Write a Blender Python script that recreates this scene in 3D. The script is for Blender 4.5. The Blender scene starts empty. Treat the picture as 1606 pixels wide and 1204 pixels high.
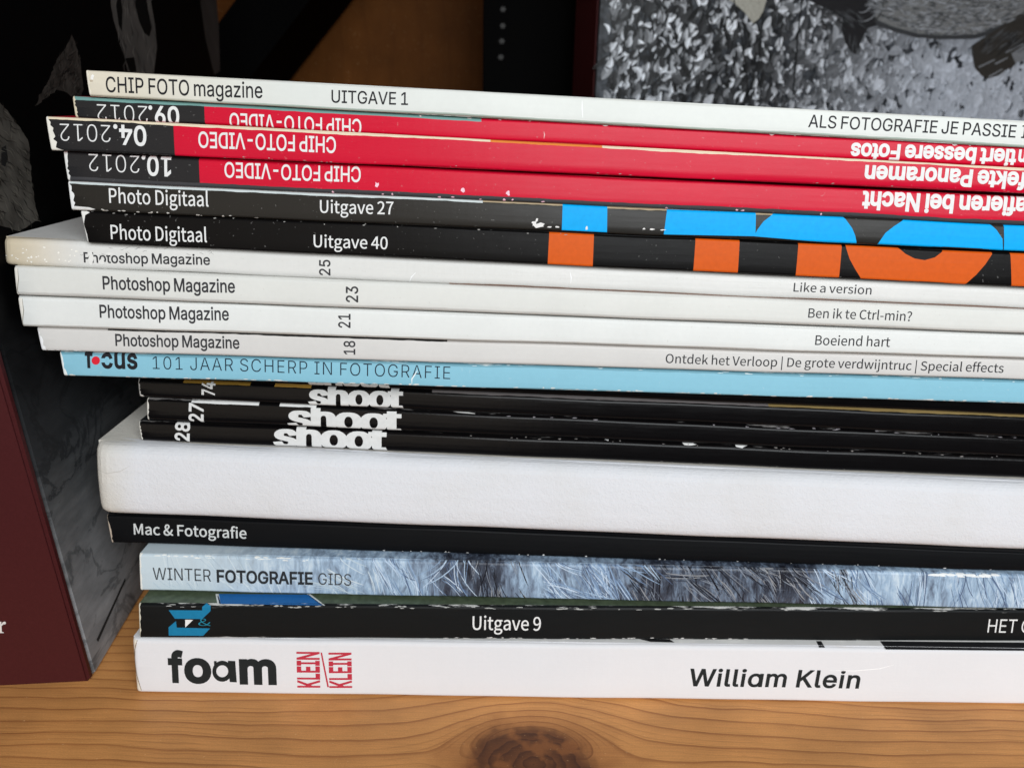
import bpy, bmesh, math, random, json
from mathutils import Vector, Matrix
from mathutils.geometry import tessellate_polygon, delaunay_2d_cdt
random.seed(7)
scn = bpy.context.scene
# ------------------------------------------------------------------ camera, world, lamps, exposure
FPX, PW, PH = 1206.0, 1606.0, 1204.0
PITCH, ROLL = math.radians(20.0), 0.0200
CAM = Vector((0.0, -0.1755, 0.1570))
fwd = Vector((0, math.cos(PITCH), -math.sin(PITCH)))
upv = Vector((0, math.sin(PITCH), math.cos(PITCH)))
rgt = Vector((1, 0, 0))
RC = math.cos(ROLL)*rgt + math.sin(ROLL)*upv
UC = -math.sin(ROLL)*rgt + math.cos(ROLL)*upv
cam_d = bpy.data.cameras.new('camera'); cam = bpy.data.objects.new('camera', cam_d)
scn.collection.objects.link(cam); scn.camera = cam
cam.matrix_world = Matrix(((RC.x, UC.x, -fwd.x, CAM.x), (RC.y, UC.y, -fwd.y, CAM.y), (RC.z, UC.z, -fwd.z, CAM.z), (0, 0, 0, 1)))
cam_d.sensor_width = 36; cam_d.sensor_fit = 'HORIZONTAL'; cam_d.lens = FPX/PW*36
cam_d.clip_start = 0.01; cam_d.clip_end = 20
cam_d.dof.use_dof = True; cam_d.dof.focus_distance = 0.192; cam_d.dof.aperture_fstop = 21
world = bpy.data.worlds.new('World'); scn.world = world; world.use_nodes = True
bg = world.node_tree.nodes['Background']; bg.inputs[0].default_value = (0.80, 0.90, 1.0, 1); bg.inputs[1].default_value = 0.07
def area(name, loc, aim, sx, sy, power, col):
    d = bpy.data.lights.new(name, 'AREA'); d.shape = 'RECTANGLE'; d.size = sx; d.size_y = sy
    d.energy = power; d.color = col
    o = bpy.data.objects.new(name, d); scn.collection.objects.link(o); o.location = loc
    o.rotation_euler = (Vector(aim)-Vector(loc)).to_track_quat('-Z', 'Y').to_euler()
    return o
area('window_light', (0.30, -0.82, 0.56), (0.03, 0, 0.07), 0.75, 0.6, 11.6, (0.93, 0.97, 1.0))
area('room_light', (-0.35, -1.1, 0.35), (0.0, 0, 0.09), 0.8, 0.8, 2.2, (1.0, 0.86, 0.70))
vs = scn.view_settings
vs.view_transform = 'Standard'; vs.look = 'None'; vs.exposure = 0.0; vs.gamma = 1; vs.use_curve_mapping = False

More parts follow.
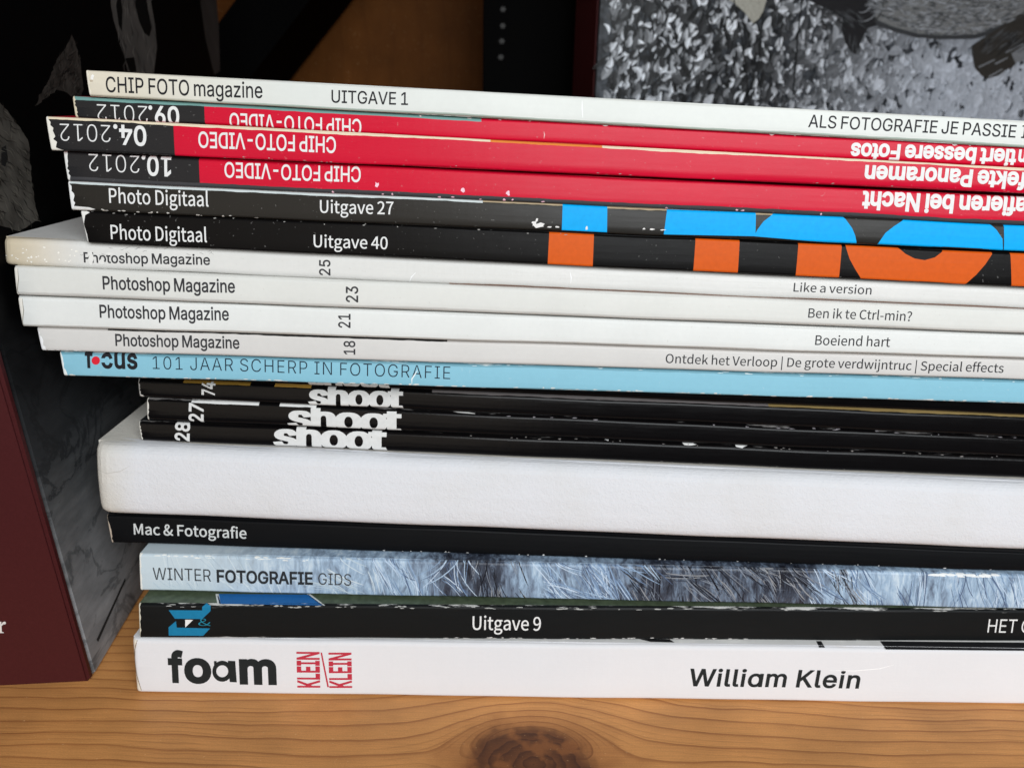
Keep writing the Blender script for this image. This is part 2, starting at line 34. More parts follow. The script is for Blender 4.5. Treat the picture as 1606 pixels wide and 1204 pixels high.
# ------------------------------------------------------------------ pixel of the photograph -> point on a plane
def ray(px, py):
    return fwd + RC*((px-PW/2)/FPX) + UC*(-(py-PH/2)/FPX)
def hit(px, py, P0, n):
    d = ray(px, py); n = Vector(n)
    return CAM + d*((Vector(P0)-CAM).dot(n)/d.dot(n))
GLY = json.loads(r'''{"H":{"&":[649,[[247,-12,306,-7,358,9,406,35,448,68,532,17,609,-12,632,60,570,85,502,127,540,183,573,244,601,309,624,377,543,377,524,319,501,265,475,216,444,171,348,262,305,314,267,367,325,410,375,457,411,511,424,574,415,630,388,673,345,701,287,711,221,699,171,664,138,612,127,547,130,509,153,426,173,383,120,344,76,299,46,246,34,181,50,103,93,42,161,2],[391,113,360,90,327,72,293,61,257,57,203,66,159,92,130,133,119,186,126,225,145,260,173,292,208,322,247,266,340,161],[235,424,210,488,201,548,207,588,225,621,252,643,288,650,318,644,338,627,350,602,354,572,344,529,318,492,280,457]]],"-":[331,[[44,234,288,234,288,300,44,300]]],"0":[529,[[265,-12,355,10,424,78,467,192,483,352,467,510,424,623,355,689,265,711,175,689,106,623,63,510,48,352,63,192,106,78,175,10],[265,58,211,75,169,128,141,220,132,352,141,483,169,574,211,626,265,643,319,626,362,574,389,483,399,352,389,220,362,128,319,75]]],"1":[529,[[84,0,467,0,467,72,327,72,327,699,260,699,197,670,115,649,115,594,240,594,240,72,84,72]]],"2":[529,[[42,0,482,0,482,75,288,75,174,69,286,183,372,293,428,401,448,506,434,591,393,655,329,697,244,711,182,704,129,684,82,652,38,609,89,560,120,592,154,618,192,635,234,641,290,631,331,602,354,558,362,503,343,408,284,304,185,186,42,51]]],"3":[529,[[251,-12,339,1,410,40,458,103,476,187,464,252,433,304,386,342,328,364,328,369,379,394,418,431,443,479,452,537,437,611,394,666,330,700,248,711,191,705,140,688,95,662,53,628,100,573,132,601,167,622,204,636,245,641,295,633,332,611,355,576,363,530,353,478,321,435,261,407,170,397,170,330,272,320,339,292,376,247,387,190,377,136,348,95,303,69,245,60,190,67,144,84,106,110,72,140,28,84,67,48,116,17,177,-4]]],"4":[529,[[324,0,406,0,406,193,500,193,500,262,406,262,406,699,310,699,19,250,19,193,324,193],[324,262,110,262,269,501,325,604,329,604,324,477]]],"5":[529,[[250,-12,335,4,408,50,459,125,479,227,462,327,417,396,350,437,268,450,212,443,163,422,181,625,444,625,444,699,105,699,82,373,129,343,184,374,213,382,245,384,305,374,350,342,380,292,390,225,378,156,347,104,300,72,241,60,186,67,140,84,102,108,70,137,26,80,65,46,115,16,175,-5]]],"6":[529,[[287,-12,364,4,428,50,472,122,488,215,475,311,435,379,374,420,294,434,252,428,210,412,171,385,135,350,152,487,190,576,247,625,316,640,347,636,377,625,404,609,426,587,476,640,444,669,406,691,363,706,312,711,214,691,132,625,75,508,53,334,71,182,120,74,194,9],[137,280,173,322,209,349,246,364,279,369,335,358,374,327,398,279,405,215,396,150,371,100,334,68,287,56,228,71,183,114,152,184]]],"7":[529,[[189,0,279,0,293,187,325,347,385,496,484,647,484,699,47,699,47,625,386,625,299,484,241,340,206,183]]],"8":[529,[[267,-12,356,2,425,40,470,97,485,168,476,232,450,283,412,322,368,352,368,357,400,386,430,426,452,473,461,525,447,600,409,658,349,696,269,710,193,697,132,661,92,605,77,532,85,481,106,437,136,401,172,371,172,367,125,336,84,293,55,238,44,174,60,99,107,40,177,2],[315,380,255,405,204,437,169,478,156,532,165,578,188,614,223,637,268,645,318,635,355,609,378,569,386,521,382,483,368,447,346,412],[268,52,210,62,163,89,132,130,121,181,128,229,148,272,179,309,217,340,288,310,347,275,387,231,402,171,393,123,366,85,323,61]]],"9":[529,[[224,-12,319,9,400,77,457,199,478,380,460,525,410,629,336,691,242,711,165,695,101,649,58,577,42,484,56,389,95,321,155,279,235,265,278,271,321,288,361,315,396,350,378,213,340,124,285,75,221,60,188,64,156,74,128,91,103,113,55,59,87,31,126,8,171,-7],[395,423,359,381,322,352,285,335,249,330,194,341,155,372,132,421,124,484,133,550,158,600,196,632,243,644,303,630,349,588,380,519]]],"?":[452,[[170,211,247,211,264,308,375,465,402,557,389,628,353,681,296,715,223,727,168,720,120,702,77,674,41,639,91,593,117,619,147,638,179,650,214,654,259,646,291,624,310,591,317,551,290,473,235,401,183,318],[211,-12,236,-8,256,6,270,27,275,53,270,81,256,102,236,115,211,120,186,115,167,102,153,81,149,53,153,27,167,6,186,-8]]],"B":[627,[[96,0,319,0,426,13,510,51,564,115,584,205,573,269,544,318,499,352,442,372,442,377,485,399,517,434,537,478,544,528,526,607,476,660,400,690,303,699,96,699],[184,402,184,629,292,629,364,623,415,604,446,569,457,517,447,469,417,433,365,410,288,402],[184,71,184,334,306,334,388,326,448,303,484,264,497,208,484,147,447,104,387,79,306,71]]],"C":[608,[[360,-12,424,-6,480,14,530,45,574,88,525,144,491,111,453,86,411,70,363,65,273,85,205,142,161,233,146,352,162,470,207,559,276,615,366,634,409,629,446,616,480,595,509,568,557,626,522,658,478,685,425,704,365,711,242,687,144,615,79,501,55,349,78,197,142,83,238,12]]],"D":[656,[[96,0,275,0,414,24,516,93,579,204,600,352,579,500,516,609,413,676,271,699,96,699],[184,72,184,628,263,628,371,609,448,556,494,470,509,352,494,234,448,146,371,91,263,72]]],"E":[562,[[96,0,509,0,509,75,184,75,184,330,449,330,449,405,184,405,184,625,499,625,499,699,96,699]]],"F":[526,[[96,0,184,0,184,314,451,314,451,388,184,388,184,625,499,625,499,699,96,699]]],"H":[694,[[96,0,184,0,184,330,510,330,510,0,599,0,599,699,510,699,510,406,184,406,184,699,96,699]]],"L":[518,[[96,0,490,0,490,75,184,75,184,699,96,699]]],"M":[774,[[96,0,175,0,174,436,164,593,168,593,357,71,416,71,604,593,607,593,596,387,596,0,678,0,678,699,572,699,390,179,386,179,202,699,96,699]]],"O":[708,[[354,-12,474,13,569,86,630,200,652,352,630,503,569,616,474,687,354,711,233,687,139,616,77,503,55,352,77,200,139,86,233,13],[354,65,268,85,203,143,161,233,146,352,161,470,203,559,268,615,354,634,439,615,505,559,547,470,562,352,547,233,505,143,439,85]]],"P":[604,[[96,0,184,0,184,278,299,278,404,291,486,331,538,398,557,494,538,590,485,654,402,688,296,699,96,699],[184,350,184,628,284,628,365,621,423,599,458,558,469,494,458,429,425,384,368,358,288,350]]],"S":[568,[[290,-12,389,3,463,45,511,108,527,186,516,254,486,305,440,343,383,373,243,434,206,457,178,489,168,533,177,575,203,607,245,627,299,634,345,630,386,617,424,596,458,569,504,626,463,660,414,687,359,705,299,711,211,698,141,659,95,601,78,526,91,459,125,409,171,372,367,281,404,257,429,224,438,178,428,132,399,96,353,73,291,65,237,71,186,89,139,116,98,152,46,91,95,48,153,15,218,-5]]],"T":[571,[[241,0,330,0,330,625,542,625,542,699,30,699,30,625,241,625]]],"U":[688,[[344,-12,443,3,523,54,576,147,595,288,595,699,510,699,510,286,497,181,462,113,409,76,344,65,280,76,228,113,194,181,181,286,181,699,93,699,93,288,113,147,165,54,245,3]]],"V":[548,[[224,0,326,0,548,699,459,699,278,90,275,90,93,699,1,699]]],"a":[537,[[207,-12,254,-7,298,9,381,62,389,0,461,0,461,319,450,406,419,473,363,516,281,531,221,525,166,509,118,487,78,463,112,403,182,441,223,454,267,459,320,448,352,418,369,377,374,328,231,303,132,264,75,209,56,134,68,72,99,26,147,-3],[232,58,196,63,167,77,147,102,140,140,152,186,192,223,264,251,374,270,374,126,337,96,302,75,268,62]]],"c":[486,[[292,-12,338,-8,381,5,422,25,460,52,422,112,366,75,334,64,299,60,234,74,184,115,151,177,139,258,151,340,185,403,237,443,302,458,331,455,358,445,405,413,449,470,420,493,386,513,346,526,299,531,203,513,124,460,70,374,50,258,68,144,119,59,196,6]]],"d":[591,[[264,-12,309,-7,351,9,389,33,424,61,432,0,504,0,504,759,416,759,416,560,421,471,387,496,353,515,317,527,275,531,190,512,118,458,69,372,51,258,66,143,109,58,176,6],[283,61,223,74,178,113,150,176,140,259,152,340,184,403,232,443,290,458,322,455,353,445,384,428,416,403,416,132,384,100,351,78,318,65]]],"e":[528,[[298,-12,347,-8,392,3,432,19,467,40,437,98,376,68,343,60,307,57,240,70,187,106,151,163,135,238,484,238,488,288,475,388,435,465,370,514,281,531,195,512,121,458,69,372,50,258,69,144,122,59,200,6],[134,300,152,369,185,420,230,451,283,462,338,451,378,420,403,370,412,300]]],"f":[310,[[31,447,102,447,102,0,189,0,189,447,299,447,299,518,189,518,189,600,193,644,207,676,230,695,262,702,320,688,340,755,299,767,253,772,186,760,139,726,111,672,102,601,102,518,31,513]]],"g":[538,[[262,-238,371,-224,453,-185,506,-128,525,-59,513,-4,479,35,423,57,344,64,242,64,199,68,171,80,156,98,152,120,154,140,172,170,185,182,222,169,261,164,336,177,396,213,436,269,451,344,448,377,439,406,426,431,409,451,515,451,515,518,335,518,261,531,187,518,126,481,83,423,68,346,73,302,89,263,110,231,135,207,135,203,115,186,96,164,83,137,78,107,82,79,92,55,106,36,125,22,125,17,92,-7,69,-36,54,-67,49,-100,64,-159,108,-203,176,-229],[261,223,219,232,184,256,160,295,152,346,160,397,184,435,219,459,261,467,305,459,340,435,363,397,372,346,363,295,339,256,304,232],[275,-178,211,-172,164,-154,135,-125,125,-88,128,-65,137,-43,153,-21,177,0,244,-8,379,-11,412,-22,432,-43,439,-73,427,-112,394,-146,343,-169]]],"h":[579,[[88,0,175,0,175,376,212,410,245,435,279,450,317,455,361,447,391,422,409,379,415,317,415,0,502,0,502,328,492,415,463,479,414,518,343,531,293,524,249,506,209,478,172,444,175,551,175,759,88,759]]],"i":[262,[[88,0,175,0,175,518,88,518],[132,625,155,629,174,641,186,659,190,683,186,706,174,723,155,735,132,739,108,735,90,723,79,706,74,683,79,659,90,641,108,629]]],"j":[262,[[33,-231,99,-219,143,-185,168,-131,175,-59,175,518,89,518,89,-59,86,-102,76,-134,57,-154,25,-161,-25,-152,-42,-217],[132,625,155,629,173,641,185,659,190,683,185,706,173,723,155,735,132,739,108,735,90,723,78,706,73,683,78,659,90,641,108,629]]],"k":[526,[[88,0,174,0,174,136,271,250,422,0,517,0,321,309,494,518,397,518,177,245,174,245,174,759,88,759]]],"l":[271,[[179,-12,230,-5,217,62,190,62,177,80,175,759,88,759,88,103,93,54,109,18,138,-5]]],"m":[883,[[88,0,175,0,175,376,210,411,243,435,275,450,305,455,348,447,378,422,396,379,402,317,402,0,488,0,488,376,524,411,557,435,588,450,619,455,662,447,692,422,709,379,715,317,715,0,802,0,802,328,793,415,764,479,715,518,646,531,600,524,556,503,515,472,474,432,454,473,425,505,384,524,331,531,286,524,244,505,206,477,168,443,159,518,88,518]]],"n":[582,[[88,0,175,0,175,376,212,410,245,435,279,450,317,455,361,447,391,422,409,379,415,317,415,0,502,0,502,328,492,415,463,479,414,518,343,531,293,524,248,505,207,477,168,443,159,518,88,518]]],"o":[578,[[289,-12,380,6,456,59,509,144,528,258,509,374,456,460,380,513,289,531,198,513,122,460,69,374,50,258,69,144,122,59,198,6],[289,60,228,74,180,115,150,177,139,258,150,340,180,403,228,443,289,458,350,443,398,403,429,340,440,258,429,177,398,115,350,74]]],"p":[591,[[88,-218,175,-218,173,48,208,22,244,3,280,-9,316,-12,401,6,473,61,522,149,541,267,527,376,488,459,423,512,335,531,290,525,247,509,168,458,159,518,88,518],[301,61,274,64,243,73,210,89,175,114,175,387,212,418,247,440,280,453,313,458,376,444,419,405,443,345,450,266,439,180,408,116,361,75]]],"r":[370,[[88,0,175,0,175,333,204,389,237,426,272,447,305,453,356,444,372,520,317,531,275,524,235,502,200,468,168,423,159,518,88,518]]],"s":[446,[[223,-12,304,0,363,33,399,82,411,141,397,203,361,246,310,276,212,315,176,333,151,357,142,388,148,417,166,441,196,457,238,463,271,460,301,450,356,418,398,472,365,495,327,514,284,527,237,531,162,520,106,489,71,442,59,384,72,327,107,286,156,257,252,218,290,197,318,171,328,136,322,105,303,79,271,62,226,55,182,60,143,72,107,92,72,117,31,59,71,31,118,8,169,-7]]],"t":[360,[[250,-12,299,-6,346,7,329,72,270,58,232,65,207,84,194,115,190,157,190,447,331,447,331,518,190,518,190,664,117,664,108,518,26,513,26,447,103,447,103,160,111,89,135,35,181,0]]],"u":[579,[[239,-12,289,-6,333,13,373,43,413,81,420,0,492,0,492,518,405,518,405,151,370,111,337,84,303,68,265,63,221,71,191,95,173,138,168,200,168,518,80,518,80,190,90,102,119,39,168,1]]],"v":[497,[[199,0,301,0,484,518,399,518,253,71,248,71,103,518,12,518]]],"w":[765,[[170,0,271,0,344,278,380,428,384,428,420,279,494,0,600,0,740,518,656,518,581,218,549,74,545,74,427,518,342,518,261,218,227,74,222,74,192,218,114,518,26,518]]],"|":[257,[[98,-266,159,-266,159,799,98,799]]]},"I":{"-":[623,[[463,336,463,258,157,258,157,336]]],".":[258,[[119,-5,96,4,79,22,69,44,69,69,79,91,96,109,119,118,144,118,166,109,184,91,193,69,193,44,184,22,166,4,144,-5]]],"0":[623,[[312,-9,274,-7,240,1,208,15,179,33,153,57,130,85,111,118,82,198,68,295,68,404,82,501,111,581,131,614,153,643,179,666,208,685,240,698,274,706,312,709,349,706,384,698,415,685,444,666,470,643,493,614,512,581,541,501,556,404,556,295,541,198,512,118,493,85,470,57,445,33,416,15,384,1,349,-7],[336,70,380,87,416,120,444,168,462,231,472,307,472,392,462,469,444,532,416,580,380,613,336,630,287,630,243,613,207,580,180,532,161,469,151,392,151,307,161,231,180,168,207,120,243,87,287,70]]],"1":[623,[[105,0,105,75,538,75,538,0],[379,700,379,0,292,0,292,616,118,492,118,587,273,700]]],"2":[623,[[88,0,88,65,374,372,420,434,433,464,440,495,439,529,431,561,414,588,390,609,360,624,326,631,288,631,252,623,223,606,200,583,184,553,175,498,90,498,97,557,119,608,152,651,197,682,250,702,309,709,369,702,421,683,464,652,497,612,517,565,524,512,521,474,510,437,491,398,462,356,367,247,210,83,210,78,535,78,535,0]]],"3":[623,[[268,-8,210,3,157,26,114,59,82,101,64,152,60,181,150,181,158,148,174,120,197,97,227,81,262,72,300,69,342,72,378,84,409,102,433,128,448,160,453,199,448,236,435,270,411,299,378,321,333,336,216,340,216,411,396,616,396,622,96,622,96,700,512,700,512,633,291,383,291,397,363,397,424,379,473,348,510,306,533,255,540,199,533,142,509,91,473,49,424,17,366,-3]]],"4":[623,[[54,145,54,218,339,700,427,700,149,223,568,223,568,145],[387,0,387,437,471,437,471,0]]],"5":[623,[[274,-8,218,4,169,29,130,62,101,105,85,153,82,179,168,179,175,149,190,122,211,100,238,83,270,72,304,69,344,74,380,89,410,112,432,143,446,181,451,223,446,266,431,304,408,336,378,360,341,376,300,381,265,378,230,369,200,355,176,338,92,347,132,700,504,700,504,622,207,622,184,415,228,440,261,452,297,458,339,458,383,449,424,432,459,407,489,376,512,339,528,296,537,249,536,192,521,131,491,79,449,37,397,8,337,-7]]],"6":[623,[[280,-8,222,7,172,36,132,78,104,130,89,190,89,248,100,301,123,358,163,428,347,700,443,700,208,359,200,359,227,396,269,422,295,430,323,432,383,425,434,405,477,373,508,330,528,277,535,216,528,154,506,100,471,54,426,20,372,-2],[331,68,367,78,398,97,422,123,440,157,449,195,449,237,440,276,422,309,398,335,367,354,331,364,291,364,255,354,224,336,199,310,182,277,173,239,173,196,182,157,199,124,224,97,255,78,291,68]]],"7":[623,[[133,0,445,622,85,622,85,700,537,700,537,617,227,0]]],"8":[623,[[277,-8,214,5,161,29,119,64,89,108,73,158,72,208,82,249,99,286,124,318,155,343,210,364,210,367,163,388,127,423,104,470,97,523,104,574,124,619,157,656,200,685,252,703,311,709,369,703,421,685,464,656,497,619,518,574,525,523,517,470,494,424,459,388,413,367,413,364,450,352,483,331,511,303,533,268,547,229,551,186,544,132,520,85,484,46,436,16,378,-3],[334,69,374,76,408,91,434,113,452,140,462,173,462,210,452,244,432,274,405,297,371,314,332,322,290,322,251,314,216,297,189,274,170,244,160,210,160,173,169,140,188,113,214,91,248,76,289,69],[329,399,362,406,391,421,413,442,430,468,438,499,438,534,430,564,414,590,392,610,363,624,330,632,293,632,259,624,230,610,208,590,192,564,184,534,184,499,192,468,208,442,231,421,260,406,293,399]]],"9":[623,[[343,707,400,692,450,663,490,622,519,570,533,510,533,452,522,399,499,341,460,272,276,0,179,0,415,340,423,340,395,304,353,277,327,270,300,268,240,274,189,294,146,327,114,370,94,423,87,484,95,546,116,600,151,645,196,680,250,702],[291,632,256,622,225,603,200,576,182,543,173,504,173,462,182,424,200,391,225,364,256,345,291,336,331,336,367,345,398,364,423,390,440,423,449,461,449,503,440,542,423,576,398,603,367,622,331,632]]],"A":[660,[[23,0,277,700,380,700,637,0,543,0,363,512,319,658,337,658,293,510,117,0],[151,195,151,273,508,273,508,195]]],"C":[701,[[324,-7,282,2,243,15,207,34,173,58,144,87,118,121,96,158,78,201,65,246,58,296,55,349,58,403,65,453,78,499,96,541,118,579,144,612,173,641,207,665,243,684,282,698,324,706,394,708,444,700,491,685,533,662,571,632,602,596,627,553,650,479,562,479,551,513,535,543,515,568,491,589,464,606,434,617,368,627,307,619,252,594,207,555,172,500,150,432,142,349,150,267,172,199,207,144,253,105,307,81,368,73,434,82,464,94,491,111,515,132,535,157,551,187,562,221,650,221,637,170,616,125,588,85,553,52,513,26,468,6,420,-5]]],"D":[691,[[132,0,132,78,336,80,407,97,437,111,464,129,486,151,521,205,542,272,549,351,542,429,521,496,487,549,439,589,378,613,304,621,128,621,128,700,359,697,405,689,447,676,485,658,519,635,549,607,575,575,596,538,613,497,625,452,632,404,632,298,625,249,613,204,596,163,574,126,548,94,517,66,482,42,443,24,400,11,352,3],[171,700,171,0,83,0,83,700]]],"E":[576,[[83,0,83,700,512,700,512,621,171,621,171,393,489,393,489,315,171,315,171,78,516,78,516,0]]],"F":[564,[[83,0,83,700,508,700,508,621,171,621,171,383,476,383,476,304,171,304,171,0]]],"G":[716,[[324,-7,282,2,242,15,205,35,172,59,143,88,117,121,95,159,78,201,65,247,58,296,58,403,65,453,78,499,95,541,117,579,142,612,172,641,205,665,241,684,280,698,321,706,392,708,443,700,492,683,535,660,573,629,604,593,629,551,652,479,561,479,532,541,513,566,490,587,463,604,434,617,401,624,365,627,305,619,252,595,207,555,172,501,150,432,142,349,150,267,172,199,207,145,253,105,308,81,370,73,425,79,474,98,514,128,545,169,564,220,570,278,597,274,389,274,389,352,657,352,655,233,648,194,636,158,620,125,576,68,518,26,448,-1]]],"H":[711,[[83,0,83,700,171,700,171,397,539,397,539,700,628,700,628,0,539,0,539,319,171,319,171,0]]],"I":[413,[[43,0,43,78,162,78,162,621,43,621,43,700,370,700,370,621,251,621,251,78,370,78,370,0]]],"J":[545,[[254,-9,210,-6,171,4,135,21,104,45,78,75,60,111,49,153,46,238,134,238,136,170,143,143,153,121,167,102,205,77,254,69,303,77,341,102,355,121,366,143,374,200,374,700,462,700,462,200,459,153,448,111,430,75,404,45,373,21,338,4,298,-6]]],"K":[642,[[144,200,144,297,240,417,500,700,616,700,318,379,313,380],[83,0,83,700,171,700,171,0],[512,0,258,356,314,425,617,0]]],"L":[540,[[83,0,83,700,171,700,171,78,497,78,497,0]]],"M":[864,[[83,0,83,700,208,700,395,219,442,67,423,67,485,257,655,700,781,700,781,0,693,0,697,629,705,629,627,400,470,0,393,0,219,441,154,629,163,629,168,400,168,0]]],"N":[720,[[83,0,83,700,187,700,499,207,569,76,557,74,549,216,548,700,637,700,637,0,532,0,244,455,148,622,164,624,171,451,172,0]]],"O":[733,[[367,-9,323,-7,282,2,243,15,207,34,174,58,144,87,118,121,96,158,78,201,66,246,58,296,55,349,58,403,66,453,78,499,96,541,118,579,144,612,174,641,207,665,243,684,282,698,323,706,367,709,411,706,452,698,491,684,528,665,561,641,590,612,616,579,638,541,655,499,668,453,675,403,678,349,675,296,668,246,655,201,638,158,616,121,590,87,561,58,528,34,491,15,452,2,411,-7],[398,75,454,91,505,122,545,169,575,231,590,306,590,393,575,469,545,531,505,577,454,609,398,625,336,625,280,609,229,577,189,530,159,468,144,392,144,306,159,231,189,169,229,123,280,91,336,75]]],"P":[611,[[83,0,83,700,362,698,429,683,482,654,521,615,547,565,560,509,560,448,547,391,521,341,482,301,429,272,362,257,150,255,150,333,346,335,390,344,424,362,449,388,465,421,473,458,473,498,465,535,449,567,424,593,390,611,345,620,171,622,171,0]]],"R":[617,[[83,0,83,700,363,698,430,684,483,657,522,619,548,570,561,515,561,454,548,398,522,351,483,313,430,287,363,274,132,272,132,351,347,352,391,360,425,376,450,399,466,429,474,464,474,504,466,541,450,571,425,595,391,612,346,621,171,622,171,0],[485,0,316,315,416,315,588,0]]],"S":[614,[[271,-11,205,2,149,26,105,61,74,106,56,159,53,188,144,188,152,151,170,121,196,97,229,81,267,71,308,68,353,71,393,83,427,101,453,126,470,157,475,192,471,222,457,246,435,265,374,294,212,342,145,377,119,398,98,422,83,449,74,479,73,541,89,593,120,637,163,671,217,695,279,707,346,707,407,695,460,671,502,637,532,595,548,546,551,520,464,520,459,545,449,566,435,585,393,614,340,629,288,630,248,622,214,608,187,587,169,562,159,532,160,499,171,471,192,448,218,431,292,403,428,362,493,327,521,302,543,272,557,235,562,191,554,136,532,87,495,46,445,15,382,-6]]],"T":[617,[[44,621,44,700,573,700,573,621,353,621,353,0,265,0,265,621]]],"U":[711,[[316,-9,244,7,183,39,135,83,102,139,85,203,83,700,171,700,172,221,184,176,206,137,238,106,279,84,328,72,384,72,433,84,474,106,506,137,528,176,539,221,540,700,629,700,627,203,610,139,576,83,529,39,468,7,396,-9]]],"V":[660,[[280,0,23,700,116,700,296,189,341,42,323,42,367,190,543,700,637,700,382,0]]],"W":[944,[[213,0,23,700,113,700,241,200,271,54,260,54,291,200,421,700,522,700,652,200,684,54,671,54,702,200,830,700,921,700,729,0,626,0,483,538,462,653,481,653,444,469,317,0]]],"a":[535,[[196,-11,151,-1,111,17,78,44,55,80,43,124,43,170,52,206,69,235,93,257,122,273,155,285,357,319,371,328,378,341,376,383,367,408,351,428,330,443,302,452,269,455,235,452,205,443,181,430,147,395,138,377,56,401,78,443,108,476,143,500,183,516,225,526,296,527,362,512,393,496,421,472,443,440,458,399,463,346,463,0,380,0,380,71,375,71,347,34,324,16,296,1,261,-8],[257,64,296,73,329,91,353,114,370,143,378,174,379,261,357,250,227,229,172,213,151,200,135,182,127,158,127,131,134,109,148,91,167,77,191,68,219,63]]],"b":[584,[[293,-10,253,-2,223,14,199,33,162,81,154,81,154,0,72,0,72,700,156,700,156,439,162,439,198,486,222,504,252,520,292,528,347,527,404,510,454,478,493,431,521,371,535,299,535,220,521,148,493,88,454,40,405,7,347,-9],[326,66,367,79,400,104,425,139,442,183,450,233,450,287,442,337,425,380,400,414,367,439,326,452,280,452,239,440,206,416,181,382,164,339,156,289,156,232,165,181,182,137,207,103,240,78,280,66]]],"c":[544,[[251,-9,188,8,135,41,93,88,64,148,49,219,49,297,64,369,93,429,135,476,188,510,251,527,304,528,340,523,374,513,405,498,433,479,457,456,477,429,497,381,416,360,399,398,363,433,322,450,298,453,260,452,218,438,184,412,158,376,142,332,133,284,133,232,142,184,158,141,184,105,218,79,260,66,298,64,344,75,380,98,406,131,418,161,499,141,487,107,469,77,447,51,421,29,391,12,358,-1,323,-9]]],"e":[555,[[255,-9,189,8,135,41,93,88,64,148,49,218,49,296,63,367,92,427,133,475,186,509,248,527,303,528,345,521,385,506,422,483,455,452,481,411,500,361,509,301,510,233,103,233,103,304,465,304,426,278,422,327,409,369,389,405,361,431,325,448,282,454,238,448,201,431,172,404,150,371,136,332,132,290,133,216,143,167,163,127,191,96,227,75,269,65,307,64,336,69,361,78,383,91,401,110,420,145,502,125,486,87,461,54,428,27,389,6,343,-7]]],"f":[349,[[314,522,314,450,9,450,9,522],[111,0,112,615,122,652,143,682,170,705,203,720,239,728,306,724,334,716,313,644,268,652,235,647,212,632,199,609,195,576,195,0]]],"g":[585,[[257,-206,206,-199,164,-184,128,-164,100,-138,69,-95,139,-56,176,-99,199,-115,227,-127,263,-133,315,-132,367,-117,388,-103,406,-86,418,-64,426,-38,428,94,421,94,385,47,361,29,331,15,291,8,237,8,181,23,131,53,92,97,63,154,49,224,49,302,63,372,91,431,131,478,181,510,238,527,293,528,332,520,363,504,387,486,423,439,431,439,431,522,512,522,510,-45,495,-100,465,-144,424,-175,373,-196,315,-206],[305,83,345,94,378,116,403,147,420,188,429,237,429,292,420,341,403,383,378,416,346,440,305,452,258,452,217,439,184,415,159,381,142,339,133,291,133,238,142,190,159,149,184,117,218,94,258,83]]],"h":[564,[[156,0,72,0,72,700,156,700,156,395,141,395,170,457,188,480,232,511,284,527,338,527,385,516,425,495,456,462,478,418,490,362,491,0,407,0,405,352,389,400,375,419,358,433,338,444,289,453,253,449,221,436,194,416,174,389,161,354]]],"i":[229,[[72,0,72,522,156,522,156,0],[103,610,83,618,66,634,58,653,58,676,66,696,83,711,103,719,127,719,148,711,164,696,173,676,173,653,164,634,148,618,127,610]]],"k":[524,[[151,188,151,291,166,291,391,522,495,522,253,274,244,274],[72,0,72,700,156,700,156,0],[404,0,203,255,263,315,512,0]]],"l":[260,[[163,-1,118,14,102,28,80,65,72,116,72,700,156,700,157,119,161,94,171,79,189,72,233,75,248,4]]],"m":[839,[[72,0,72,522,154,522,154,406,148,406,162,444,182,476,208,500,237,517,268,528,301,531,354,522,376,511,411,477,435,432,441,405,430,405,443,441,464,472,491,497,524,516,560,527,601,531,644,526,684,511,717,487,743,452,760,406,766,351,766,0,682,0,680,375,674,398,664,416,633,441,596,453,559,454,528,446,502,432,483,411,469,386,462,356,461,0,377,0,375,378,361,413,332,439,296,453,259,454,230,446,204,432,182,411,166,383,157,348,156,0]]],"n":[563,[[156,0,72,0,72,522,154,522,154,395,141,395,170,457,188,480,232,511,284,527,338,527,385,516,425,495,456,462,478,418,490,362,491,0,407,0,405,352,389,400,375,419,358,433,338,444,289,453,253,449,221,436,194,416,174,389,161,354]]],"o":[571,[[251,-9,188,8,135,41,93,88,64,148,49,219,49,297,64,369,93,429,135,476,188,510,251,527,320,527,383,510,436,476,478,429,507,369,522,297,522,219,507,148,478,88,436,41,383,8,320,-9],[310,66,353,79,388,105,413,141,430,184,438,232,438,284,430,332,413,376,388,412,353,438,310,452,260,452,218,438,184,412,158,376,142,332,133,284,133,232,142,184,158,141,184,105,218,79,260,66]]],"p":[584,[[72,-196,72,522,154,522,154,439,162,439,198,486,221,504,252,520,292,528,347,527,404,510,454,478,493,431,521,371,535,299,535,220,521,148,493,88,454,40,405,7,347,-9,293,-10,254,-2,223,14,199,33,162,81,156,81,156,-196],[326,66,367,79,400,104,425,139,442,183,450,233,450,287,442,337,425,380,400,414,367,439,326,452,280,452,239,440,206,416,181,382,164,339,156,289,156,232,165,181,182,137,207,103,240,78,280,66]]],"r":[356,[[72,0,72,522,154,522,154,441,159,441,179,477,210,505,249,523,293,529,335,528,335,443,285,448,250,444,219,433,193,414,173,390,161,360,156,326,156,0]]],"s":[502,[[224,-10,176,-2,134,14,100,37,73,69,54,107,49,130,129,146,145,109,171,83,206,68,249,62,298,68,336,86,360,111,369,141,364,166,349,187,325,202,172,243,119,270,84,305,67,350,66,398,78,438,103,472,138,499,181,518,230,527,283,528,329,519,367,503,398,480,422,451,446,399,369,381,355,409,334,434,302,452,258,457,215,452,180,436,157,411,149,381,155,355,170,335,197,319,349,278,402,252,436,217,453,172,454,124,441,83,415,48,379,20,333,0,280,-10]]],"t":[313,[[280,522,280,450,9,450,9,522],[89,648,173,648,174,118,181,93,195,77,219,70,277,74,293,2,231,-6,171,3,147,14,127,29,110,49,99,71,92,98]]],"u":[564,[[225,-6,179,5,139,27,108,60,85,104,74,159,72,522,156,522,158,169,174,122,188,103,206,88,226,78,275,69,311,73,343,85,369,105,390,133,403,168,407,210,407,522,491,522,491,0,410,0,410,126,423,126,393,64,375,41,330,10,279,-5]]],"z":[523,[[57,0,57,63,349,439,349,444,66,444,66,522,457,522,457,455,173,83,173,77,466,77,466,0]]]}}''')

